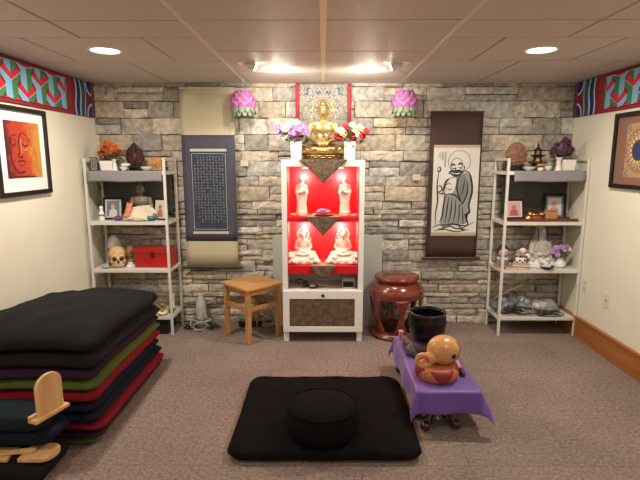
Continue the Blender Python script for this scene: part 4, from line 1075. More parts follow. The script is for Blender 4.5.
# ------------------------------------------------------------------ cushions
def pillow_mesh(mb, w, d, h, z0=0.0, p=7, rc=0.12, seed=0, wob=.006, warp=None, e=.45, crown=0.0, n=34):
    """flat cushion with rounded edges, one closed skin"""
    top = {}; bot = {}
    def outline(u, v):
        # squircle-ish rounded rectangle
        x, y = u * w / 2, v * d / 2
        r = rc
        ax, ay = abs(x), abs(y); cx, cy = w / 2 - r, d / 2 - r
        m_ = max(abs(u), abs(v))
        if m_ > 0:
            ex, ey = abs(u) / m_ * w / 2, abs(v) / m_ * d / 2
            k = 1.0
            if ex > cx and ey > cy:
                # pull the border point back onto the arc
                dx, dy = ex, ey
                lo, hi = 0.5, 1.0
                for _ in range(14):
                    mid = (lo + hi) / 2; qx, qy = dx * mid, dy * mid
                    inside = (qx <= cx or qy <= cy or (qx - cx) ** 2 + (qy - cy) ** 2 <= r * r)
                    if inside: lo = mid
                    else: hi = mid
                k = lo
            x *= k; y *= k
        return x, y
    for i in range(n + 1):
        for j in range(n + 1):
            u = math.sin((i / n - .5) * PI) * .35 + (2 * i / n - 1) * .65; v = math.sin((j / n - .5) * PI) * .35 + (2 * j / n - 1) * .65
            x, y = outline(u, v)
            m_ = max(abs(u), abs(v)); th = (max(0, 1 - m_ ** p)) ** e
            x += nz(u * 2, v * 2, seed, 1.3) * wob; y += nz(u * 2, v * 2, seed + 9, 1.3) * wob
            bmp = nz(u * 3, v * 3, seed + 3, 1.0) * wob * 1.0 + nz(u * 8, v * 8, seed + 5, 1.0) * wob * .35
            zt = z0 + h / 2 + (h / 2) * th + (bmp + crown * (1 - u * u) * (1 - v * v)) * min(1, th * 1.2)
            zb = z0 + h / 2 - (h / 2) * th
            P1 = Vector((x, y, zt)); P0 = Vector((x, y, zb))
            if warp: P1 = warp(P1); P0 = warp(P0)
            top[i, j] = mb.bm.verts.new(P1)
            bot[i, j] = top[i, j] if (i in (0, n) or j in (0, n)) else mb.bm.verts.new(P0)
    for i in range(n):
        for j in range(n):
            mb.bm.faces.new((top[i, j], top[i + 1, j], top[i + 1, j + 1], top[i, j + 1]))
            mb.bm.faces.new((bot[i, j + 1], bot[i + 1, j + 1], bot[i + 1, j], bot[i, j]))
    return mb
# floor cushion and round cushion
mb = MB(); pillow_mesh(mb, 1.05, .94, .078, 0, p=9, rc=.08, seed=2, wob=.012, e=.42, n=44)
o = mb.build('floor_cushion', M_deep, smooth=True, loc=(.010, 2.775, 0)); tag(o, 'large flat black floor cushion in the middle of the carpet', 'cushion')
t = thing('meditation_cushion', 'round black meditation cushion sitting on the large flat black cushion', 'cushion', (0.0, 2.505, .074))
mb = MB()
def zw(r, z, a): return r * (1 + .012 * math.sin(a * 18) * (1 if .02 < z < .15 else .2)) + .004 * nz(math.cos(a) * 2, math.sin(a) * 2, z * 9)
mb.lathe([(.001, .0), (.15, .0), (.186, .012), (.200, .045), (.203, .09), (.200, .135), (.190, .16), (.15, .178), (.08, .184), (.001, .185)], 72, wob=zw); mb.build('pleated_body', M_deep, t, smooth=True)
mb = MB(); mb.lathe([(.188, .158), (.196, .165), (.191, .171), (.184, .165), (.188, .158)], 48); mb.build('piping', M_deep, t, smooth=True)

# tall cushion stack by the left wall
cc = {'black': M_blackcloth, 'black2': mat('soft_black_cotton', (.010, .010, .010), .95, bump=.2, bscale=30, spec=.2), 'purple': mat('plum_cotton', (.028, .009, .026), .9, bump=.2, bscale=60, spec=.2), 'green': mat('moss_cotton', (.075, .105, .018), .9, bump=.2, bscale=60, spec=.2),
      'red': mat('crimson_cotton', (.19, .008, .016), .9, bump=.2, bscale=60, spec=.2), 'navy': mat('navy_cotton', (.006, .008, .020), .9, bump=.2, bscale=60, spec=.2)}
sw, sd_ = .85, 1.12
def swarp(P):
    # layers sag a little at the front corner and lift along the wall
    k = P.z / .62
    P = P.copy()
    P.z += k * (-.022 * (P.y / (sd_ / 2)) ** 2 + .012 * math.sin(P.x * 6 + 1) - .012 * math.sin(P.y * 5))
    P.x += .02 * math.sin(P.z * 16) * .4
    return P
layers = [('green', .0, .035, 'dark green cushion at the very bottom of the tall stack'), ('purple', .035, .042, 'plum cushion second from the bottom of the tall stack'), ('red', .077, .05, 'crimson cushion near the bottom of the tall stack, on the plum one'),
          ('navy', .127, .062, 'navy cushion on the lower crimson cushion of the tall stack'), ('navy', .189, .066, 'navy cushion just below the upper crimson one in the tall stack'), ('red', .255, .07, 'crimson cushion right under the moss green one in the tall stack'),
          ('green', .325, .062, 'moss green cushion in the upper half of the tall stack'), ('purple', .387, .060, 'plum cushion between the moss green and black cushions of the stack'), ('black2', .447, .085, 'black cushion second from the top of the tall stack'),
          ('black', .532, .115, 'puffy black cushion on top of the tall cushion stack by the left wall')]
for k, (cn, z0, h, lab) in enumerate(layers):
    mb = MB(); rr = random.Random(k)
    dx = rr.uniform(-.008, .008) - (.03 if k == 0 else 0); top_ = k == 9
    pillow_mesh(mb, sw + rr.uniform(-.02, .015), sd_ + rr.uniform(-.025, .01), h + .004, z0, p=14 if not top_ else 8, rc=.06, seed=k * 3, wob=.008 if not top_ else .016, warp=swarp, e=.5, crown=.0 if not top_ else .035, n=30 if not top_ else 40)
    o = mb.build('stacked_cushion', cc[cn], smooth=True, loc=(-1.675 + dx, 3.015, 0)); tag(o, lab, 'cushion', 'cushions stacked by the left wall')

# small pile in front with the folding benches
M_teal = mat('dark_teal_cotton', (.008, .016, .020), .92, bump=.2, bscale=60, spec=.2)
for k, (z0, h, yf, yb, m, lab) in enumerate([(0, .118, 2.10, 2.40, M_blackcloth, 'black cushion at the bottom of the small pile, under the flat wooden bench'),
                                           (.165, .075, 2.19, 2.41, cc['navy'], 'dark navy cushion in the middle of the small front pile'),
                                           (.24, .09, 2.19, 2.41, M_teal, 'dark teal cushion on top of the small front pile')]):
    mb = MB(); pillow_mesh(mb, .62, yb - yf, h, 0, p=7, rc=.05, seed=40 + k, wob=.006, n=24); o = mb.build('small_cushion', m, smooth=True, loc=(-1.70 + .02 * (k == 0) + .03 * (k == 1), (yf + yb) / 2, z0)); tag(o, lab, 'cushion', 'small cushions piled at the front left')
M_maple = wood('pale_maple', (0.58, 0.33, 0.13), (0.72, 0.46, 0.22), 3, 'Z', .4)
M_mapley = wood('pale_maple_flat', (0.58, 0.33, 0.13), (0.72, 0.46, 0.22), 3, 'Y', .4)
def rounded_board(w, h, n=16, k=.5):
    pts = [(-w / 2, 0), (w / 2, 0)]
    r = w / 2
    for i in range(n + 1):
        a = PI * i / n; pts.append((r * math.cos(a), h - r * k * 1.6 + r * k * 1.6 * math.sin(a)))
    return pts
t = thing('meditation_bench', 'pale wooden bench piece with rounded upright board, standing on the small front pile', 'bench', (-1.365, 2.225, .333), math.radians(72))
mb = MB(); M4 = Matrix.Translation((0, -.009, .018)); mb.prism(rounded_board(.150, .20), .018, M4); mb.build('upright_board', M_maple, t, bevel=.004)
mb = MB(); mb.b2(-.105, .095, -.026, .030, 0, .018); mb.build('foot_plank', M_maple, t, bevel=.003)
mb = MB(); mb.b2(-.105, .095, .012, .030, .018, .034); mb.build('rail', M_maple, t, bevel=.003)
t = thing('meditation_bench', 'pale wooden bench lying flat between the bottom cushions of the small pile', 'bench', (-1.55, 2.20, .124))
def flatboard(x0, x1, y0, y1, z0, z1, rnd_right=True):
    m_ = MB(); pts = [(x0, y0), ]
    if rnd_right:
        r = (y1 - y0) / 2
        pts += [(x1 - r * .8 + r * .8 * math.sin(PI * i / 12), (y0 + y1) / 2 - r * math.cos(PI * i / 12)) for i in range(13)] + [(x0, y1)]
    else: pts += [(x1, y0), (x1, y1), (x0, y1)]
    m_.prism(pts, z1 - z0, Matrix(((1, 0, 0, 0), (0, 0, 1, 0), (0, 1, 0, 0), (0, 0, 0, 1))) @ Matrix.Translation((0, 0, 0))); 
    for v in m_.bm.verts: v.co.z += z0
    return m_
flatboard(.05, .215, -.065, .075, 0, .020).build('leg_board', M_mapley, t, bevel=.003)
flatboard(-.16, .0, -.065, .04, 0, .018, False).build('seat_plank', M_mapley, t, bevel=.003)
mb = MB(); mb.b2(.0, .05, -.04, .04, .002, .012); mb.build('hinge', M_black, t)
mb = MB(); mb.bar((-.13, -.045, .0265), (.11, .0, .0285), .032, .012); mb.build('brace', M_maple, t, bevel=.002)

# ------------------------------------------------------------------ low table with purple cloth
M_purple = mat('purple_satin', (0.135, 0.060, 0.34), 0.45, bump=.12, bscale=30, sheen=.3)
M_pinkw = wood('pinkish_wood', (0.48, 0.26, 0.17), (0.60, 0.36, 0.25), 3, 'Y', .5)
M_carved = mat('dark_carved_wood', (0.026, 0.012, 0.007), 0.25, var=.35, vscale=40, coat=.3)
TX, TY, TZ = .735, 3.06, .262
t = thing('low_table', 'low wooden table with carved dark feet under the purple cloth', 'table', (TX, TY, 0))
mb = MB(); mb.b2(-.170, .170, -.44, .45, TZ - .022, TZ); mb.build('tabletop', M_pinkw, t, bevel=.003)
for s in (-1, 1):
    mb = MB(); mb.b2(s * .170, s * .150, -.18, -.02, 0.0, TZ - .022); mb.build('side_board', M_pinkw, t, bevel=.002)
def carved_foot(yc, xc=-.045):
    mb = MB()
    mb.lathe([(.04, .045), (.065, .06), (.05, .085), (.07, .12), (.05, .16), (.06, TZ - .04), (.085, TZ - .022)], 20, Matrix.Translation((xc, yc, 0)))
    p = mb.build('pedestal', M_carved, t, smooth='auto')
    for k in range(4):
        a = PI / 4 + k * PI / 2 + .15
        mb = MB(); d = Vector((math.cos(a), math.sin(a) * .8, 0)); o_ = Vector((xc, yc, 0))
        pts = [o_ + Vector((0, 0, .12)) + d * .03, o_ + Vector((0, 0, .115)) + d * .07, o_ + Vector((0, 0, .08)) + d * .10, o_ + Vector((0, 0, .045)) + d * .11, o_ + Vector((0, 0, .030)) + d * .135]
        mb.tube(pts, lambda q: .028 - .007 * math.sin(q * PI), 10); mb.ell(pts[-1] + Vector((0, 0, .002)), (.032, .030, .030), n=8); mb.ell(pts[1], (.032, .030, .026), n=8)
        mb.ell(pts[3] + d * .01, (.02, .03, .018), n=8)
        mb.build('scroll_foot', M_carved, p, smooth=True)
carved_foot(-.34); carved_foot(.30)
# the cloth
mb = MB(); hx, hy = .185, .445
def drape(u, v):
    # u,v in -1..1 over cloth of half size (hx+dl, hy+df)
    dl, df = .135, .135
    X = u * (hx + dl); Y = v * (hy + df) - .0
    ox = max(0, abs(X) - hx); oy = max(0, abs(Y) - hy)
    sx = 1 if X > 0 else -1; sy = 1 if Y > 0 else -1
    x = min(abs(X), hx) * sx; y = min(abs(Y), hy) * sy
    flx = .12 if sx < 0 else .22
    drop = 0
    fold = .010 * math.sin(Y * 17) * (ox / dl) + 0
    foldy = .010 * math.sin(X * 20) * (oy / df)
    if ox > 0 or oy > 0:
        if ox > 0 and oy > 0:
            L = math.hypot(ox, oy); drop = L * .93
            fl = .50 if (sx > 0 and sy < 0) else .30
            x += sx * ox * fl; y += sy * oy * fl * .8
        elif ox > 0: drop = ox * .96; x += sx * (ox * flx + .004) + fold
        else: drop = oy * .97; y += sy * (oy * .10 + .004) + foldy
    return Vector((x, y, TZ + .004 - drop))
mb.grid(lambda a, b: drape(2 * a - 1, 2 * b - 1), 48, 80)
o = mb.build('purple_cloth', M_purple, smooth=True, solid=.003, loc=(TX, TY - .01, 0)); tag(o, 'purple satin cloth draped over the low table', 'cloth')
def drum_cushion(label, loc, r, h, mats_, kind, rz=0.0):
    t = thing('ring_cushion', label, 'cushion', loc, rz)
    prof = [(.001, .0), (r * .75, 0), (r * .95, h * .2), (r, h * .5), (r * .93, h * .82), (r * .7, h), (.001, h * .93)]
    # smooth profile
    mb = MB(); N = 10
    pr = []
    for i in range(21):
        a = -PI / 2 + PI * i / 20; pr.append((max(.001, r * (.72 + .28 * math.cos(a)) if abs(a) < PI / 2 - .01 else .001), h / 2 + h / 2 * math.sin(a)))
    mb.lathe(pr, 40); mb.build('padded_body', mats_[0], t, smooth=True)
    # appliqued triangular panels round the side
    for k in range(4):
        a0 = 2 * PI * k / 4; mb = MB()
        def fn(u, v):
            el = -PI / 2 * .62 + PI * .62 * v + .0; wv = (.62 * (1 - v) if kind == 'down' else .62 * v) + .02
            aa = a0 + (u - .5) * 2 * wv; rr = r * (.72 + .28 * math.cos(el)) + .003
            return Vector((rr * math.cos(aa), rr * math.sin(aa), h / 2 + (h / 2 + .003) * math.sin(el)))
        mb.grid(fn, 10, 8); mb.build('patterned_panel', mats_[1], t, smooth=True, solid=.002)
    return t
def check_mat(name, c1, c2, scale):
    m = bpy.data.materials.new(name); m.use_nodes = True; nt = m.node_tree; b = nt.nodes['Principled BSDF']
    tc = nt.nodes.new('ShaderNodeTexCoord'); v = nt.nodes.new('ShaderNodeTexVoronoi'); v.inputs['Scale'].default_value = scale
    nt.links.new(tc.outputs['Object'], v.inputs['Vector']); cr = nt.nodes.new('ShaderNodeValToRGB'); cr.color_ramp.interpolation = 'CONSTANT'
    cr.color_ramp.elements[0].color = (*c1, 1); cr.color_ramp.elements[1].position = .42; cr.color_ramp.elements[1].color = (*c2, 1)
    nt.links.new(v.outputs['Distance'], cr.inputs[0]); nt.links.new(cr.outputs[0], b.inputs['Base Color']); b.inputs['Roughness'].default_value = .6
    return m
drum_cushion('round dark plum cushion with grey patterned panels under the black bowl', (.715, 3.20, TZ + .006), .155, .095, [mat('plum_silk', (.045, .018, .045), .5), check_mat('grey_brocade', (.30, .28, .26), (.12, .10, .12), 70)], 'down', -.9)
t = thing('singing_bowl', 'large black singing bowl on the plum cushion, back of the purple table', 'bowl', (.727, 3.20, TZ + .100))
mb = MB(); mb.lathe([(.001, 0), (.065, .0), (.10, .014), (.119, .05), (.128, .10), (.127, .15), (.121, .178), (.123, .19), (.116, .19), (.114, .175), (.120, .14), (.121, .10), (.110, .055), (.08, .02), (.001, .012)], 48)
mb.build('bowl_body', mat('black_metal', (.010, .010, .011), .22, .3), t, smooth=True)
mb = MB(); mb.lathe([(.121, .186), (.125, .19), (.124, .196), (.116, .196), (.115, .19), (.121, .186)], 48); mb.build('rim', mat('dark_rim', (.05, .045, .04), .25, .6), t, smooth=True)
M_salmon = check_mat('salmon_brocade', (.55, .20, .10), (.42, .12, .055), 90)
drum_cushion('round salmon and red cushion under the wooden fish drum', (.702, 2.79, TZ + .006), .130, .09, [M_salmon, mat('crimson_silk', (.24, .012, .02), .5)], 'up', -1.50)
# fish drum
M_mok = wood('orange_camphor', (0.50, 0.24, 0.075), (0.62, 0.33, 0.12), 5, 'X', .3, coat=.3)
t = thing('wooden_fish_drum', 'round carved wooden fish drum with a looped handle on the salmon cushion', 'drum', (.722, 2.80, TZ + .088), .15)
mb = MB(); c = Vector((.02, 0, .090))
mb.ell(c, (.104, .092, .092), n=20); mb.ell((-.060, -.02, .058), (.05, .045, .036))
R0 = .040; cen = Vector((-.118, -.035, .042))
pts = [cen + Vector((R0 * math.cos(q), -.3 * R0 * math.cos(q), R0 * .95 * math.sin(q))) for q in [2 * PI * i / 20 for i in range(20)]]
mb.tube(pts, .0165, 10, closed=True)
bdy = fuse(mb, 'drum_body', M_mok, t, .005, 3)
mb = MB()
d0 = Vector((.30, -.95, -.12)).normalized(); ph = c + Vector((d0.x * .101, d0.y * .090, d0.z * .090)); Rm = d0.to_track_quat('Z', 'Y').to_matrix()
mb.ell(ph, (.017, .017, .006), Rm, n=10); mb.build('sound_hole', M_black, bdy, smooth=True)
mb = MB()
for k, sh in enumerate((.0, .02)):
    pts = []
    for i in range(14):
        a = -1.9 + 2.6 * i / 13; v = Vector((math.cos(a) * .9, -.55 + .2 * sh, math.sin(a + .8 + sh * 6) * .8)).normalized(); pts.append(c + Vector((v.x * .105, v.y * .0932, v.z * .0932)))
    mb.tube(pts, .0022, 6)
mb.build('carved_groove', mat('groove_brown', (.25, .10, .03), .5), bdy)
def striker(label, a, b, hm, m, hn):
    t = thing('striker', label, 'striker', a); a_ = Vector(a); d = Vector(b) - a_
    mb = MB(); mb.cap((0, 0, 0), .011, d * .8, .009); mb.build('handle', m, t, smooth=True)
    mb = MB(); mb.cap(d * .8, hn, d, hn); mb.build('tip', hm, t, smooth=True)
M_pinkst = mat('pink_wood_stick', (.62, .32, .22), .4)
striker('pink striker stick with dark tip lying right of the fish drum', (.872, 3.02, TZ + .045), (.868, 2.80, TZ + .022), mat('tip_dark_red', (.08, .012, .015), .5), M_pinkst, .016)
striker('pink striker stick lying between the black bowl and the fish drum', (.865, 3.18, TZ + .05), (.80, 2.94, TZ + .19), MATS['pink_wood_stick'], M_pinkst, .013)
mb = MB(); mb.cap((.585, 3.11, TZ + .020), .013, (.66, 3.045, TZ + .020), .013); o = mb.build('black_mallet', M_black, smooth=True); tag(o, 'short black padded mallet beside the plum cushion on the table', 'mallet')
mb = MB(); mb.b2(.568, .600, 3.40, 3.44, TZ + .008, TZ + .075); o = mb.build('wooden_block', M_pinkw, bevel=.004); tag(o, 'pinkish wooden block at the far left corner of the purple table', 'block')

# ------------------------------------------------------------------ items on the shelves
PHN = [0]
M_frame = mat('black_frame', (.008, .008, .008), .6, spec=.25)
def photo_frame(label, loc, w, h, rz, photo_cols, group=None, fw=.012, lean=.16):
    t = thing('photo_frame', label, 'photo frame', loc, rz, group); PHN[0] += 1
    Rm = rotx(-lean); M4 = Rm.to_4x4()
    mb = MB()
    def bx(x0, x1, y0, y1, z0, z1): mb.box(M4 @ Vector(((x0 + x1) / 2, (y0 + y1) / 2, (z0 + z1) / 2)), (x1 - x0, y1 - y0, z1 - z0), Rm)
    bx(-w / 2, w / 2, -.008, .008, 0, fw); bx(-w / 2, w / 2, -.008, .008, h - fw, h); bx(-w / 2, -w / 2 + fw, -.008, .008, fw, h - fw); bx(w / 2 - fw, w / 2, -.008, .008, fw, h - fw)
    bx(-w / 2 + fw, w / 2 - fw, .0, .008, fw, h - fw)
    mb.build('frame', M_frame, t, bevel=.001)
    A = Art(lambda u, v, h_: M4 @ Vector((u, -.0012 - h_ * .8, v)))
    A.poly([(-w / 2 + fw, fw), (w / 2 - fw, fw), (w / 2 - fw, h - fw), (-w / 2 + fw, h - fw)], 0)
    W2, H2 = w - 2 * fw, h - 2 * fw
    A.poly([(-W2 * .38, fw + H2 * .08), (W2 * .38, fw + H2 * .08), (W2 * .38, h - fw - H2 * .08), (-W2 * .38, h - fw - H2 * .08)], 1)
    A.disc((-.02 * W2, fw + H2 * .62), W2 * .14, 2, H2 * .13, 14)
    A.poly([(-W2 * .28, fw + H2 * .08), (W2 * .25, fw + H2 * .08), (W2 * .2, fw + H2 * .42), (0, fw + H2 * .52), (-W2 * .22, fw + H2 * .42)], 3)
    A.build('photograph', [mat('photo_print_%d_%d' % (PHN[0], i), c, .5) for i, c in enumerate(photo_cols)], t)
    mb = MB(); mb.bar(M4 @ Vector((0, .009, h * .6)), (0, .012 + h * .32, .003), .025, .003); mb.build('easel_back', M_black, t)
    return t
Z1, Z2, Z3, Z4 = LV; ZT = Z1 + .006
g = 'framed photographs on the shelves'
photo_frame('tiny framed photograph at the left end of the left shelf top', (-2.035, 4.30, ZT), .06, .115, .35, [(.35, .32, .3), (.12, .10, .10), (.35, .2, .15), (.2, .12, .12)], g, .006)
square_vase('white square planter with orange flowers on the left shelf top', (-1.905, 4.30, ZT), .110, .085, 1.15)
bouquet('orange chrysanthemums in the planter on the left shelf top', (-1.89, 4.31, ZT + .07),
        [(mum_o, -.075, .085, 1.1), (mum_o, -.05, .12, 1.1), (mum_o, -.02, .145, 1.15), (mum_o, .015, .155, 1.1), (mum_o, .05, .135, 1.1), (mum_o, .075, .10, 1.1), (mum_o, .04, .095, 1.1), (mum_o, .0, .105, 1.2), (mum_o, -.035, .08, 1.1), (mum_o, .09, .075, .9), (mum_o, -.01, .17, .9)], (-.01, .10), R=(.08, .05, .05), seed=11, leafmat=M_olive, leafR=(.085, .05, .05), nleaf=46)
def lathe_thing(name, label, cat, loc, prof, m, group=None, n=28, part=None, sx=1, sy=1):
    mb = MB(); mb.lathe(prof, n, None, sx, sy); o = mb.build(name, m, smooth='auto', loc=loc); tag(o, label, cat, group); return o
flare = lambda w, h: [(w * .5, 0), (w * .46, h * .1), (w * .26, h * .45), (w * .30, h * .8), (w * .5, h), (w * .42, h), (w * .22, h * .8), (w * .18, h * .45), (w * .3, .006)]
lathe_thing('bud_vase', 'white waisted bud vase beside the orange flower planter', 'vase', (-1.835, 4.27, ZT), flare(.055, .10), M_ceramic)
bouquet('dry brown leafy sprigs in the bud vase on the left shelf top', (-1.832, 4.27, ZT + .09), [], (-.03, .09), R=(.06, .04, .04), seed=13, leafmat=M_olive, nleaf=34)
# leaf-shaped carving
t = thing('leaf_carving', 'dark bodhi-leaf shaped wooden carving on the left shelf top', 'carving', (-1.70, 4.39, ZT))
mb = MB(); pts = []
for i in range(40):
    a = 2 * PI * i / 40; r = 1 - .0 * math.cos(a)
    x = math.sin(a) * .082; zz = .125 - .098 * math.cos(a)
    if abs(a - PI) < .7: zz += .028 * (1 - abs(a - PI) / .7) ** 1.5; x *= .92
    pts.append((x, zz))
mb.prism(pts[::-1], .022, Matrix.Translation((0, -.011, 0))); mb.build('leaf_panel', mat('rosewood', (.035, .012, .010), .4, var=.4, vscale=50), t, bevel=.006, smooth='auto')
mb = MB()
for s in (-1, 1):
    for k in range(5): mb.tube([(0, -.013, .05 + .03 * k), (s * .03, -.015, .07 + .03 * k), (s * (.06 - .006 * k), -.012, .085 + .03 * k)], .004, 6)
mb.tube([(0, -.014, .03), (0, -.015, .13), (0, -.013, .22)], .005, 6); mb.ell((0, -.014, .12), (.02, .008, .032), n=8); mb.build('carved_veins', mat('rosewood_light', (.10, .035, .022), .4), t, smooth=True)
mb = MB(); mb.b2(-.05, .05, -.03, .03, 0, .03); mb.build('stand', M_black, t, bevel=.005)
t = thing('incense_stand', 'low black stand in front of the leaf carving on the left shelf', 'stand', (-1.69, 4.30, ZT))
mb = MB(); mb.b2(-.105, .085, -.03, .03, .028, .040); mb.build('stand_top', M_black, t, bevel=.003)
for sx in (-1, 1):
    mb = MB(); mb.b2(-.01 + sx * .085 - .008, -.01 + sx * .085 + .008, -.028, .028, 0, .028); mb.build('leg', M_black, t, bevel=.002)
mb = MB(); mb.b2(-1.785, -1.715, 4.275, 4.32, ZT + .040, ZT + .062); o = mb.build('white_case', M_ceramic, bevel=.004); tag(o, 'small white case on the low black stand, left shelf top', 'box')
bowlp = lambda r, h: [(r * .4, 0), (r * .45, h * .1), (r * .85, h * .5), (r, h), (r * .93, h), (r * .75, h * .5), (r * .2, h * .2), (.001, h * .18)]
lathe_thing('offering_bowl', 'small white offering bowl in front of the black stand on the left shelf', 'bowl', (-1.745, 4.235, ZT), bowlp(.034, .035), M_ceramic, 'white offering bowls')
lathe_thing('offering_bowl', 'wide white offering bowl in front of the orange carving on the left shelf', 'bowl', (-1.545, 4.245, ZT), bowlp(.055, .035), M_ceramic, 'white offering bowls')
t = thing('block_carving', 'pale orange carved wooden block on the left shelf top', 'carving', (-1.515, 4.38, ZT))
M_oc = mat('orange_carving', (.50, .24, .09), .5, var=.2, vscale=25)
mb = MB(); mb.prism([(-.06, 0), (.06, 0), (.062, .09), (.045, .115), (.02, .105), (0, .12), (-.03, .11), (-.058, .118)], .04, Matrix.Translation((0, -.02, 0))); mb.build('block', M_oc, t, bevel=.006)
mb = MB(); mb.ell((-.012, -.020, .06), (.022, .012, .035), n=8); mb.ell((.026, -.020, .045), (.018, .01, .03), n=8); mb.ell((-.012, -.022, .097), (.012, .01, .012), n=8); mb.build('relief', M_oc, t, smooth=True)
lathe_thing('tea_bowl', 'tiny dark bowl at the right end of the left shelf top', 'bowl', (-1.41, 4.36, ZT), bowlp(.02, .03), MATS['dark_bronze'])

# second board, left
def bottle_figure(label, loc, h, m, m2):
    t = thing('porcelain_figurine', label, 'figurine', loc); mb = MB()
    mb.lathe([(.022, 0), (.026, h * .1), (.024, h * .45), (.018, h * .62), (.010, h * .68), (.016, h * .78), (.017, h * .88), (.008, h * .98), (.001, h)], 22); mb.build('body', m, t, smooth=True)
    mb = MB(); mb.lathe([(.0245, h * .3), (.0262, h * .32), (.0262, h * .42), (.0245, h * .44)], 22)
    for s in (-1, 1): mb.ell((s * .006, -.016, h * .83), .002, n=5)
    mb.build('painted_band', m2, t, smooth=True)
bottle_figure('little white porcelain figurine at the left end of the second board, left shelf', (-1.985, 4.27, Z2), .135, M_ceramic, mat('band_grey', (.2, .22, .28), .4))
photo_frame('black framed photograph of a pale robed figure, left of the statue on the left shelf', (-1.92, 4.36, Z2), .175, .20, .12, [(.55, .53, .5), (.16, .18, .22), (.5, .36, .28), (.62, .62, .66)], g, .016)
photo_frame('black framed portrait leaning right of the statue on the left shelf', (-1.485, 4.33, Z2), .15, .195, -.40, [(.7, .66, .6), (.62, .55, .48), (.25, .14, .1), (.35, .16, .12)], g, .014)
M_grst = mat('grey_brown_stone', (.17, .145, .11), .5, var=.25, vscale=30)
t = thing('stone_statue', 'grey-brown seated statue wrapped in pale cloth on the left shelf', 'statue', (-1.66, 4.37, Z2))
S2 = .385
mb = MB(); seated_body(mb, S2); bd = fuse(mb, 'body', M_grst, t, .0035, 2, loc=(0, -.01, .0)); face_marks(bd, S2, mat('stone_dark', (.06, .05, .04), .6)); curls(bd, S2, M_grst)
M_ivory = mat('ivory_cloth', (.66, .60, .47), .9, bump=.3, bscale=60)
mb = MB()
def wrapfn(u, v):
    a = 2 * PI * u; k = math.sin(v * PI / 2) ** 2; rx = .158 - .065 * k; ry = .130 - .045 * k; f_ = (.009 * math.sin(a * 7 + v * 3) + .005 * math.sin(a * 15 - v * 5)) * (1 - v * .6)
    return Vector(((rx + f_) * math.cos(a), -.025 + (ry + f_) * math.sin(a) + .02 * v, .002 + .115 * v ** .7 + .02 * math.cos(a + .6) * v))
mb.grid(wrapfn, 66, 10, closeu=True); mb.build('cloth_wrap', M_ivory, t, smooth=True, solid=.004)
mb = MB()
for k in range(5): mb.tube([(-.10 + .03 * k, -.155, .012), (-.05 + .03 * k, -.160, .03 + .006 * (k % 2)), (.03 + .02 * k, -.158, .012)], .011, 8)
mb.build('gathered_hem', M_ivory, t, smooth=True)
mb = MB()
def sashfn(u, v): return Vector((-.118 + .055 * u + .02 * v, -.125 - .018 * math.sin(PI * u) + .045 * v, .035 + .125 * v + .006 * math.sin(u * 9)))
mb.grid(sashfn, 8, 8); mb.build('orange_sash', mat('orange_sash', (.55, .10, .05), .7, col2=(.75, .35, .2), vscale=60), t, smooth=True, solid=.004)
def rock(label, loc, r, m, seed):
    mb = MB(); mb.ell((0, 0, r[2] * .92), r, n=12)
    for v in mb.bm.verts:
        n_ = nz(v.co.x * 30 + seed, v.co.y * 30, v.co.z * 30); v.co.x *= 1 + .28 * n_; v.co.y *= 1 + .28 * n_; v.co.z = max(0, v.co.z * (1 + .2 * n_))
    o = mb.build('crystal_stone', m, loc=loc, smooth=False); tag(o, label, 'stone')
rock('purple crystal stone left of the pale wrapped statue, left shelf', (-1.835, 4.262, Z2), (.040, .028, .024), mat('amethyst', (.16, .045, .25), .25), 1)
rock('teal blue crystal stone right of the pale wrapped statue, left shelf', (-1.535, 4.255, Z2), (.048, .028, .024), mat('teal_stone', (.01, .12, .17), .3), 5)
# third board, left
M_bone = mat('aged_bone', (.62, .43, .20), .6, var=.18, vscale=20)
t = thing('skull', 'yellowed skull on the third board of the left shelf', 'skull', (-1.885, 4.31, Z3), .45)
mb = MB(); mb.ell((0, .02, .112), (.078, .088, .080)); mb.ell((0, -.035, .085), (.060, .045, .055)); mb.ell((0, -.055, .048), (.042, .030, .030)); mb.ell((0, -.045, .022), (.042, .035, .022))
for s in (-1, 1):
    mb.ell((s * .032, -.065, .112), (.026, .018, .012)); mb.ell((s * .052, -.045, .062), (.018, .022, .014)); mb.cap((s * .05, -.01, .05), .014, (s * .042, -.035, .025), .014)
mb.ell((0, -.082, .085), (.009, .012, .018))
sk = fuse(mb, 'cranium', M_bone, t, .004, 2)
M_hole = mat('bone_hollow_shade', (.035, .018, .010), .9)  # shade of the skull's hollows, coloured onto dark solids
for s in (-1, 1):
    mb = MB(); mb.ell((s * .029, -.074, .086), (.019, .014, .017), n=10); mb.build('eye_socket', M_hole, sk, smooth=True)
mb = MB(); mb.ell((0, -.086, .060), (.010, .010, .014), n=8); mb.build('nose_hole', M_hole, sk, smooth=True)
mb = MB()
for r_ in (0, 1):
    for k in range(9): mb.box(((k - 4) * .0075, -.084 + .0012 * (k - 4) ** 2 * .5 - .000, .040 - .013 * r_), (.0062, .006, .010))
mb.build('teeth', mat('tooth', (.62, .50, .30), .5), sk, bevel=.001)
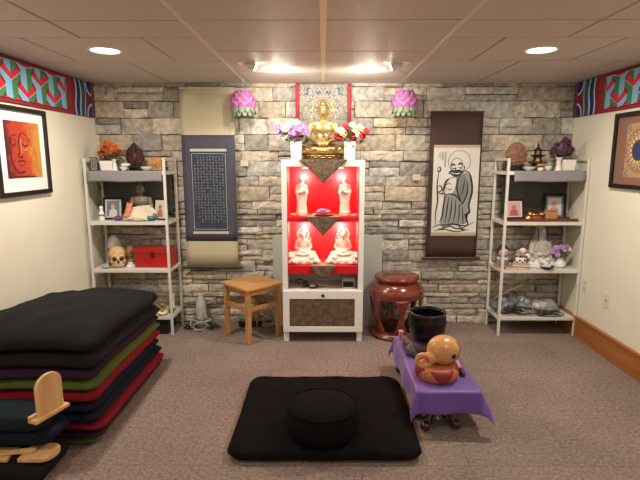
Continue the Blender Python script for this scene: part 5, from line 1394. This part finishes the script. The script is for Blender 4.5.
def bust(label, loc, h, m, base, name='bust'):
    t = thing(name, label, 'figurine', loc); mb = MB()
    mb.ell((0, 0, h * .68), (h * .20, h * .21, h * .27)); mb.ell((0, -.01, h * .56), (h * .15, h * .15, h * .15));  mb.cap((0, 0, h * .25), h * .12, (0, 0, h * .5), h * .11)
    mb.ell((0, -h * .21, h * .64), (h * .03, h * .04, h * .06))
    for s in (-1, 1): mb.ell((s * h * .2, 0, h * .62), (h * .03, h * .05, h * .11)); mb.ell((s * h * .08, -h * .18, h * .70), (h * .05, h * .03, h * .022))
    mb.ell((0, -h * .19, h * .53), (h * .06, h * .03, h * .02))
    fuse(mb, 'head', m, t, .0035, 2)
    mb = MB(); mb.lathe([(h * .20, 0), (h * .21, h * .05), (h * .12, h * .12), (h * .11, h * .26), (h * .14, h * .30)], 24); mb.build('pedestal', base, t, smooth='auto')
bust('white head bust behind the skull on the left shelf', (-1.965, 4.44, Z3), .285, M_ceramic, mat('dark_pedestal', (.05, .04, .035), .5))
bust('brown wooden head on a white foot between skull and red box', (-1.775, 4.33, Z3), .205, mat('brown_wood_head', (.26, .12, .045), .5, var=.2, vscale=30), M_ceramic)
t = thing('red_box', 'bright red lidded box on the third board of the left shelf', 'box', (-1.548, 4.36, Z3))
M_rb = mat('red_paint', (.42, .018, .012), .35, var=.15, vscale=8)
mb = MB(); mb.b2(-.165, .165, -.09, .09, 0, .125); mb.build('box_body', M_rb, t, bevel=.004)
mb = MB(); mb.b2(-.170, .170, -.095, .095, .127, .178); mb.build('lid', M_rb, t, bevel=.005)
mb = MB(); mb.b2(-.014, .014, -.100, -.094, .10, .145); mb.ell((0, -.101, .108), (.010, .006, .010), n=8); mb.build('clasp', mat('dark_clasp', (.04, .02, .015), .4, .5), t)
t = thing('glasses_case', 'small pale green dish at the front left of the skull', 'dish', (-1.965, 4.24, Z3)); t.name = 'green_dish'
mb = MB(); mb.lathe([(.02, 0), (.038, .012), (.04, .02), (.034, .018), (.001, .006)], 20, None, 1.0, .7); mb.build('dish_body', mat('celadon', (.28, .38, .32), .3), t, smooth='auto')
mb = MB(); mb.ell((0, 0, .016), (.02, .012, .008), n=8); mb.build('contents', mat('celadon_pale', (.45, .52, .45), .5), t, smooth=True)
# fourth board, left
t = thing('gold_figurine', 'small tarnished gold figurine on the lowest board of the left shelf', 'figurine', (-1.50, 4.30, Z4)); M_tg = mat('tarnished_gold', (.35, .25, .09), .35, .8, var=.3, vscale=40)
mb = MB(); seated_body(mb, .13); fuse(mb, 'body', M_tg, t, .003, 1, loc=(0, 0, .02)); mb = MB(); mb.lathe([(.045, 0), (.05, .01), (.04, .022)], 20); mb.build('base', M_tg, t, smooth='auto')
t = thing('upright_card', 'tall pale card standing at the right of the lowest board, left shelf', 'card', (-1.435, 4.40, Z4), -.3)
mb = MB(); mb.box((0, 0, .085), (.05, .003, .16), rotx(-.12)); mb.build('card_sheet', c_white, t); mb = MB(); mb.b2(-.03, .03, -.012, .012, 0, .012); mb.build('holder', M_black, t, bevel=.002)
lathe_thing('offering_bowl', 'white offering dish on the lowest board of the left shelf', 'bowl', (-1.475, 4.235, Z4), bowlp(.045, .03), M_ceramic, 'white offering bowls')
mb = MB(); mb.lathe([(.02, 0), (.028, .02), (.02, .05), (.012, .055)], 18); o = mb.build('small_jar', MATS['dark_bronze'], smooth='auto', loc=(-1.415, 4.30, Z4)); tag(o, 'small dark jar at the right end of the lowest board, left shelf', 'jar')
t = thing('storage_box', 'black storage box on the carpet under the left shelf', 'box', (-1.62, 4.36, 0))
mb = MB(); mb.b2(-.19, .19, -.13, .13, 0, .115); mb.build('box_body', M_black, t, bevel=.005); mb = MB(); mb.b2(-.195, .195, -.135, .135, .115, .132); mb.build('lid', M_black, t, bevel=.004)
# stems of black equipment behind the stack
t = thing('black_speaker', 'black box with a pale edge on the lowest board behind the cushion stack', 'box', (-1.90, 4.36, Z4)); t.name = 'black_equipment_box'
mb = MB(); mb.b2(-.13, .13, -.10, .10, 0, .17); mb.build('case', M_black, t, bevel=.006); mb = MB(); mb.b2(-.13, .13, -.102, -.099, .155, .162); mb.build('edge_strip', M_shelfw, t)

# right shelf, top
M_leafst = mat('copper_leaf_stone', (.16, .065, .035), .6, col2=(.34, .18, .11), vscale=45, bump=.8, bscale=50)
t = thing('leafy_stone', 'brown rounded stone covered in leaf relief on a dark stand, right shelf top', 'ornament', (1.725, 4.36, ZT))
mb = MB(); mb.ell((0, 0, .135), (.092, .05, .112), n=18)
for v in mb.bm.verts: v.co.y += nz(v.co.x * 40, v.co.z * 40) * .012; v.co.x *= 1 + .05 * nz(v.co.z * 30, 2)
mb.build('stone', M_leafst, t, smooth=True)
mb = MB(); rr = random.Random(4)
for k in range(60):
    a = rr.uniform(0, 2 * PI); q = rr.uniform(.1, .92); x = .088 * q * math.cos(a); z = .135 + .106 * q * math.sin(a); y = -.05 * math.sqrt(max(0, 1 - q * q)) - .004
    mb.ell((x, y, z), (.014, .004, .009), roty(rr.uniform(0, 3)), n=5)
mb.build('leaf_relief', M_leafst, t, smooth=True)
mb = MB(); mb.prism([(-.085, 0), (.085, 0), (.08, .03), (.055, .05), (-.055, .05), (-.08, .03)], .07, Matrix.Translation((0, -.035, 0))); mb.build('stand', M_black, t, bevel=.004)
lathe_thing('offering_bowl', 'oval white dish in front of the brown leafy stone, right shelf top', 'bowl', (1.80, 4.255, ZT), bowlp(.055, .033), M_ceramic, 'white offering bowls')
t = thing('bronze_pagoda', 'dark bronze tiered pagoda ornament on the right shelf top', 'ornament', (1.925, 4.38, ZT)); M_br = mat('old_bronze', (.075, .045, .022), .4, .6, var=.3, vscale=40)
mb = MB(); z = 0
mb.lathe([(.06, 0), (.062, .012), (.05, .02), (.045, .05), (.06, .055), (.075, .06), (.045, .075), (.038, .09), (.036, .115), (.05, .12), (.062, .125), (.034, .142), (.03, .17), (.042, .175), (.045, .18), (.02, .195), (.010, .215), (.012, .225), (.004, .235), (.002, .262), (.001, .265)], 8)
for s in (-1, 1): mb.ell((s * .07, 0, .068), (.012, .008, .010), n=6); mb.ell((s * .057, 0, .133), (.010, .008, .009), n=6)
mb.build('tiers', M_br, t, smooth='auto')
t = thing('orange_cup', 'orange carved cup in front of the bronze pagoda', 'cup', (1.915, 4.275, ZT)); mb = MB(); mb.lathe([(.025, 0), (.034, .01), (.03, .03), (.036, .06), (.031, .06), (.02, .01)], 18); mb.build('cup_body', M_oc, t, smooth='auto'); mb = MB(); mb.lathe([(.028, .03), (.034, .034), (.034, .04), (.028, .044)], 18); mb.build('band', M_br, t)
mb = MB(); mb.b2(1.868, 1.905, 4.215, 4.245, ZT, ZT + .026); o = mb.build('white_case', M_ceramic, bevel=.004); tag(o, 'tiny white case in front of the orange cup, right shelf top', 'box')
lathe_thing('offering_bowl', 'small white bowl right of the orange cup, right shelf top', 'bowl', (1.968, 4.26, ZT), bowlp(.036, .040), M_ceramic, 'white offering bowls')
lathe_thing('bud_vase', 'white waisted bud vase left of the square planter, right shelf top', 'vase', (2.072, 4.29, ZT), flare(.065, .115), M_ceramic)
square_vase('white square planter with plum flowers on the right shelf top', (2.155, 4.30, ZT), .105, .095, 1.12)
bouquet('plum purple flowers spreading over the planter on the right shelf top', (2.10, 4.31, ZT + .09),
        [(mum_p, -.085, .06, 1), (mum_p, -.06, .10, 1.1), (mum_p, -.03, .13, 1.1), (mum_p, .0, .155, 1.1), (mum_p, .03, .14, 1.1), (mum_p, .06, .12, 1.1), (mum_p, .09, .09, 1), (mum_p, .0, .10, 1.1), (mum_p, -.03, .075, 1.1), (mum_p, .04, .085, 1.1), (mum_p, .075, .055, .9), (mum_p, .01, .18, .9), (mum_p, .05, .16, .9)], (.0, .09), R=(.09, .05, .05), seed=17, leafmat=M_green, leafR=(.09, .05, .05), nleaf=40)
t = thing('glass_holder', 'low clear glass holder at the right end of the right shelf top', 'candle holder', (2.235, 4.28, ZT)); mb = MB(); mb.b2(-.028, .018, -.03, .03, 0, .04); mb.build('glass_block', mat('clear_glass', (.8, .85, .82), .1, trans=.7), t, bevel=.004); mb = MB(); mb.lathe([(.001, .0405), (.014, .0405), (.014, .046), (.001, .046)], 14, Matrix.Translation((-.005, 0, 0))); mb.build('wax', c_white, t)
# right shelf, second board
t = thing('wooden_tray', 'reddish brown board lying along the second board of the right shelf', 'tray', (1.945, 4.30, Z2)); M_tray = wood('mahogany', (.10, .025, .015), (.16, .045, .025), 3, 'X', .35)
mb = MB(); mb.b2(-.30, .31, -.08, .08, 0, .012); mb.build('tray_base', M_tray, t, bevel=.002)
for s in (-1, 1): mb = MB(); mb.b2(-.30, .31, s * .08, s * .074, .012, .026); mb.build('tray_edge', M_tray, t, bevel=.001)
photo_frame('black framed photograph of pink robed people, left end of the right shelf', (1.735, 4.34, Z2 + .013), .185, .175, .15, [(.72, .62, .6), (.62, .4, .4), (.45, .2, .15), (.5, .1, .1)], g, .014)
photo_frame('large black framed photograph with pink blossom at the right of the right shelf', (2.135, 4.42, Z2 + .0), .20, .235, -.15, [(.16, .15, .17), (.62, .60, .58), (.70, .32, .32), (.6, .3, .34)], g, .022)
t = thing('golden_vajra', 'small gold and red ritual ornament on the tray, right shelf', 'ornament', (1.905, 4.28, Z2 + .013)); M_vg = mat('bright_brass', (.62, .40, .12), .3, .9)
mb = MB(); mb.cap((-.05, 0, .045), .008, (.05, 0, .045), .008)
for s in (-1, 1):
    mb.ell((s * .05, 0, .045), (.022, .018, .018), n=8)
    for q in range(4): aa = q * PI / 2; mb.tube([(s * .03, .012 * math.cos(aa), .045 + .012 * math.sin(aa)), (s * .055, .024 * math.cos(aa), .045 + .024 * math.sin(aa)), (s * .078, 0, .045)], .003, 6)
mb.build('vajra', M_vg, t, smooth=True)
mb = MB(); mb.lathe([(.045, 0), (.05, .012), (.035, .03), (.03, .034)], 20, None, 1.2, .8); mb.build('red_pad', mat('red_pad', (.35, .03, .03), .6), t, smooth='auto')
t = thing('wooden_box', 'small orange wooden rounded box on the tray, right shelf', 'box', (2.035, 4.285, Z2 + .013)); mb = MB(); mb.b2(-.052, .052, -.035, .035, 0, .072); mb.build('box_body', mat('tan_wood', (.45, .22, .09), .45, var=.15, vscale=20), t, bevel=.012); mb = MB(); mb.b2(-.050, .050, -.033, .033, .0725, .088); mb.build('lid', mat('tan_wood', (0, 0, 0)), t, bevel=.008)
small = MB(); small.lathe([(.018, 0), (.025, .012), (.02, .03), (.01, .04), (.001, .045)], 18); o = small.build('brass_bell', M_vg, smooth='auto', loc=(1.825, 4.25, Z2 + .013)); tag(o, 'tiny brass bell at the left of the tray, right shelf', 'bell')
# right shelf, third board
t = thing('monk_doll', 'small round-headed doll with dark hood and grey robe, left end of third board, right shelf', 'figurine', (1.655, 4.345, Z3 + .001))
mb = MB(); mb.lathe([(.055, 0), (.06, .02), (.052, .06), (.035, .09), (.02, .10)], 26); mb.build('robe', mat('grey_robe', (.20, .20, .21), .7), t, smooth=True)
mb = MB(); mb.ell((0, -.01, .135), (.045, .042, .042), n=12); hd = mb.build('head', mat('doll_skin', (.60, .50, .40), .5), t, smooth=True)
mb = MB(); mb.ell((0, .012, .150), (.055, .048, .055), n=12); mb.build('hood', mat('dark_hood', (.035, .025, .022), .7), t, smooth=True)
mb = MB()
for s in (-1, 1): mb.ell((s * .015, -.051, .138), (.004, .002, .004), n=6)
mb.tube([(-.01, -.050, .118), (0, -.0515, .116), (.01, -.050, .118)], .0014, 6); mb.build('facial_features', M_black, hd)
mb = MB(); mb.lathe([(.05, .066), (.055, .07), (.05, .085), (.035, .09)], 24); mb.build('bib', mat('pale_bib', (.6, .55, .5), .8), t, smooth=True)
mb = MB(); mb.lathe([(.07, 0), (.078, .008), (.06, .018), (.05, .012)], 24); mb.build('pink_cushion', mat('pink_cushion', (.50, .16, .18), .8), t, smooth=True)
M_cover = [mat('book_tan', (.42, .28, .17), .6), mat('book_pink', (.55, .30, .26), .6)]; M_pages = mat('pages', (.72, .68, .58), .8)
for k, (w_, z0, rz, lab) in enumerate(((.225, Z3 + .0, .03, 'flat tan book at the bottom of the two on the right shelf'), (.15, Z3 + .027, -.1, 'smaller pinkish book lying on the tan book, right shelf'))):
    t = thing('book', lab, 'book', (1.745 + .03 * k, 4.235, z0 + .0008), rz, 'flat books on the right shelf')
    h = .024; d_ = .032
    mb = MB(); mb.b2(-w_ / 2, w_ / 2, -d_, d_, 0, .003); mb.b2(-w_ / 2, w_ / 2, -d_, d_, h - .003, h); mb.b2(-w_ / 2, -w_ / 2 + .003, -d_, d_, .003, h - .003); mb.build('cover', M_cover[k], t, bevel=.0008)
    mb = MB(); mb.b2(-w_ / 2 + .003, w_ / 2 - .004, -d_ + .003, d_ - .003, .003, h - .003); mb.build('pages', M_pages, t)
t = thing('patterned_bowl', 'white and black patterned bowl with dry flowers beside the silver statue', 'bowl', (1.815, 4.345, Z3)); mb = MB(); mb.lathe([(.03, 0), (.05, .012), (.062, .045), (.058, .08), (.048, .09), (.042, .088), (.05, .05), (.03, .015)], 26); bb = mb.build('bowl_body', M_ceramic, t, smooth='auto'); mb = MB(); rr = random.Random(8)
for k in range(16):
    a = 2 * PI * k / 16; mb.ell((.0600 * math.cos(a), .0600 * math.sin(a), .05 + .018 * (k % 2)), (.008, .008, .012), n=6)
mb.build('painted_pattern', M_black, bb, smooth=True)
bouquet('tan and white dry flowers in the patterned bowl, right shelf', (1.83, 4.345, Z3 + .085), [(rose_b, -.02, .045, 1.1), (rose_w, .015, .06, 1.1), (rose_b, .05, .045, 1.1), (rose_w, .04, .02, 1.0), (rose_b, .005, .02, 1.0), (rose_b, -.045, .02, .9)], (0, .04), R=(.05, .035, .04), seed=23, leafmat=M_olive, nleaf=14)
M_silver = mat('grey_silver', (.46, .44, .40), .42, .15, var=.25, vscale=30)
t = thing('silver_statue', 'grey silver hooded seated statue on white cloth, centre of the right shelf', 'statue', (2.005, 4.37, Z3)); S3 = .425
mb = MB(); mb.ell((0, 0, .06), (.105, .085, .06)); mb.ell((0, 0, .16), (.068, .05, .09)); mb.lathe([(.095, .05), (.088, .12), (.075, .19), (.066, .24), (.050, .30), (.042, .345), (.028, .385), (.004, .40)], 28, Matrix.Translation((0, .018, 0)))
for s in (-1, 1):
    mb.cap((s * .070, .0, .22), .030, (s * .085, -.02, .13), .030); mb.cap((s * .085, -.02, .13), .030, (s * .02, -.070, .12), .018); mb.cap((s * .085, -.03, .06), .045, (s * .02, -.08, .04), .035)
    for k in range(3): mb.tube([(s * (.035 + .012 * k), -.045, .24 - .02 * k), (s * (.055 + .012 * k), -.055, .16), (s * (.05 + .012 * k), -.075, .07)], .007, 6)
fb = fuse(mb, 'robed_body', M_silver, t, .0035, 1)
mb = MB(); mb.ell((0, -.022, .315), (.030, .032, .040), n=12); mb.ell((0, -.056, .310), (.005, .006, .010), n=6); mb.cap((0, -.015, .25), .018, (0, -.015, .29), .018); hd = mb.build('face', mat('pale_silver', (.55, .52, .47), .45), t, smooth=True)
mb = MB()
for s in (-1, 1): mb.tube([(s * .005, -.053, .320), (s * .013, -.053, .318), (s * .021, -.047, .320)], .0018, 6); mb.tube([(s * .046, -.02, .36), (s * .044, -.045, .31), (s * .040, -.04, .25)], .005, 6)
mb.tube([(-.008, -.052, .297), (0, -.054, .296), (.008, -.052, .297)], .0018, 6); mb.build('facial_features', mat('silver_dark', (.08, .07, .06), .5), hd)
mb = MB()
def wrap2(u, v):
    a = 2 * PI * u; k = math.sin(v * PI / 2); rx = .145 * (1 - .55 * k * k); ry = .085 * (1 - .5 * k * k); f_ = .012 * nz(math.cos(a) * 3, math.sin(a) * 3, v * 4) + .006 * math.sin(a * 9 + v * 6)
    return Vector(((rx + f_) * math.cos(a), -.035 + (ry + f_) * math.sin(a), .002 + .085 * k + .012 * nz(a, v * 5) * k))
mb.grid(wrap2, 70, 10, closeu=True); mb.build('white_cloth', mat('white_satin', (.74, .73, .70), .4, bump=.4, bscale=50), t, smooth=True, solid=.004)
lathe_thing('black_dish', 'shallow black dish in front of the silver statue', 'dish', (2.015, 4.228, Z3), bowlp(.062, .032), M_black)
lathe_thing('white_vase', 'small white round vase right of the silver statue', 'vase', (2.165, 4.30, Z3), [(.022, 0), (.042, .015), (.046, .04), (.03, .075), (.018, .095), (.024, .108), (.018, .106), (.012, .09), (.02, .06), (.001, .02)], M_ceramic)
bouquet('lilac and white roses in the small white vase, right shelf', (2.155, 4.30, Z3 + .10), [(rose_l, -.07, .05, 1.2), (rose_l, -.045, .085, 1.1), (rose_w, -.02, .05, 1.1), (rose_l, .0, .09, 1.1), (rose_w, .03, .07, 1.1), (rose_l, .05, .095, 1), (rose_w, .07, .075, 1), (rose_b, .06, .045, 1), (rose_l, -.035, .025, 1.0)], (0, .06), R=(.07, .035, .04), seed=29, nleaf=18)
# right shelf, lowest: bags and cables
M_plast = mat('grey_plastic', (.22, .23, .25), .25, col2=(.06, .065, .07), vscale=18, bump=.8, bscale=22)
M_plastw = mat('white_plastic', (.55, .56, .56), .3, col2=(.16, .17, .18), vscale=12, bump=.9, bscale=25)
for k, (x, y, rx, ry, rz_, m, lab) in enumerate(((1.69, 4.36, .10, .11, .068, M_plast, 'crumpled grey plastic bag at the left of the lowest board, right shelf'), (1.845, 4.36, .10, .12, .085, M_plast, 'crumpled grey plastic bag in the middle of the lowest board, right shelf'), (2.04, 4.34, .15, .10, .058, M_plastw, 'crumpled white plastic bag at the right of the lowest board, right shelf'))):
    mb = MB(); mb.ell((0, 0, rz_ * .9), (rx, ry, rz_), n=26)
    for v in mb.bm.verts:
        n1 = nz(v.co.x * 14 + k * 7, v.co.y * 14, v.co.z * 14); n2 = abs(nz(v.co.x * 34, v.co.y * 34 + k, v.co.z * 34)); f_ = 1 + .35 * n1 + .22 * n2
        v.co.x *= f_; v.co.y *= min(f_, 1.15); v.co.z = max(.001, v.co.z * f_)
    o = mb.build('plastic_bag', m, loc=(x, y, Z4), smooth=True); tag(o, lab, 'bag', 'plastic bags on the right shelf')
def cable(label, c, rx, ry, n, r, m, seed, name='cable_coil', z=0.0, zz=.02):
    rr = random.Random(seed); pts = []
    N = n * 22
    for i in range(N):
        a = 2 * PI * i / 22; k = 1 + .18 * math.sin(a * .37 + seed) + .1 * math.sin(a * 1.13)
        pts.append((c[0] + rx * k * math.cos(a), c[1] + ry * k * math.sin(a), z + r + zz * (.5 + .5 * math.sin(a * .73 + seed))))
    mb = MB(); mb.tube(pts, r, 7); o = mb.build(name, m, smooth=True); tag(o, label, 'cable'); return o
M_cab_b = mat('black_cable', (.012, .012, .012), .4); M_cab_g = mat('grey_cable', (.35, .35, .34), .4); M_cab_w = mat('white_cable', (.62, .60, .55), .4)
cable('black looped cable over the left grey bag, right shelf', (1.74, 4.235), .075, .025, 3, .004, M_cab_b, 1, z=Z4 + .03, zz=.06)
cable('pale grey looped cable over the middle grey bag, right shelf', (1.86, 4.23), .065, .022, 3, .005, M_cab_g, 2, z=Z4 + .03, zz=.07)
cable('black looped cable trailing to the right over the white bag', (2.06, 4.225), .11, .018, 3, .004, M_cab_b, 3, z=Z4 + .002, zz=.05)

# things on the floor by the stone wall
t = thing('glass_lantern', 'pale bottle-shaped lamp standing among cables between left shelf and stool', 'lamp', (-1.17, 4.44, 0)); M_gl = mat('frosted_grey_glass', (.50, .49, .44), .25, var=.2, vscale=15)
mb = MB(); mb.lathe([(.06, .03), (.07, .05), (.062, .09), (.052, .13), (.05, .20), (.044, .26), (.03, .29), (.026, .31), (.03, .325), (.001, .335)], 28); mb.build('glass_body', M_gl, t, smooth='auto')
mb = MB(); mb.lathe([(.085, 0), (.09, .012), (.07, .025), (.055, .035)], 28); mb.build('metal_base', mat('steel_dark', (.20, .20, .20), .3, .8), t, smooth='auto')
mb = MB()
for k in range(6):
    a = 2 * PI * k / 6; mb.tube([(.085 * math.cos(a), .085 * math.sin(a), .02), (.075 * math.cos(a), .075 * math.sin(a), .09), (.056 * math.cos(a), .056 * math.sin(a), .15)], .0035, 6)
mb.tube([(.074 * math.cos(2 * PI * i / 24), .074 * math.sin(2 * PI * i / 24), .10) for i in range(24)], .0035, 6, closed=True); mb.build('wire_cage', MATS['steel_dark'], t, smooth=True)
cable('black cable coiled on the carpet around the pale bottle-shaped lamp', (-1.17, 4.385), .15, .075, 3, .005, M_cab_b, 5, z=0, zz=.035)
cable('pale silvery cable heaped round the foot of the bottle-shaped lamp', (-1.16, 4.35), .085, .045, 4, .007, M_cab_g, 7, z=.0, zz=.09)
cable('white cable heaped behind the legs of the pine stool', (-.575, 4.475), .085, .03, 4, .008, M_cab_w, 9, z=.0, zz=.16)
t = thing('power_strip', 'dark power strip on the carpet behind the pine stool', 'power strip', (-.70, 4.455, 0)); mb = MB(); mb.b2(-.11, .11, -.03, .03, 0, .06); mb.build('strip_body', M_black, t, bevel=.004); mb = MB(); [mb.b2(-.09 + .045 * k, -.065 + .045 * k, -.015, .015, .06, .062) for k in range(4)]; mb.build('sockets', M_cab_g, t)
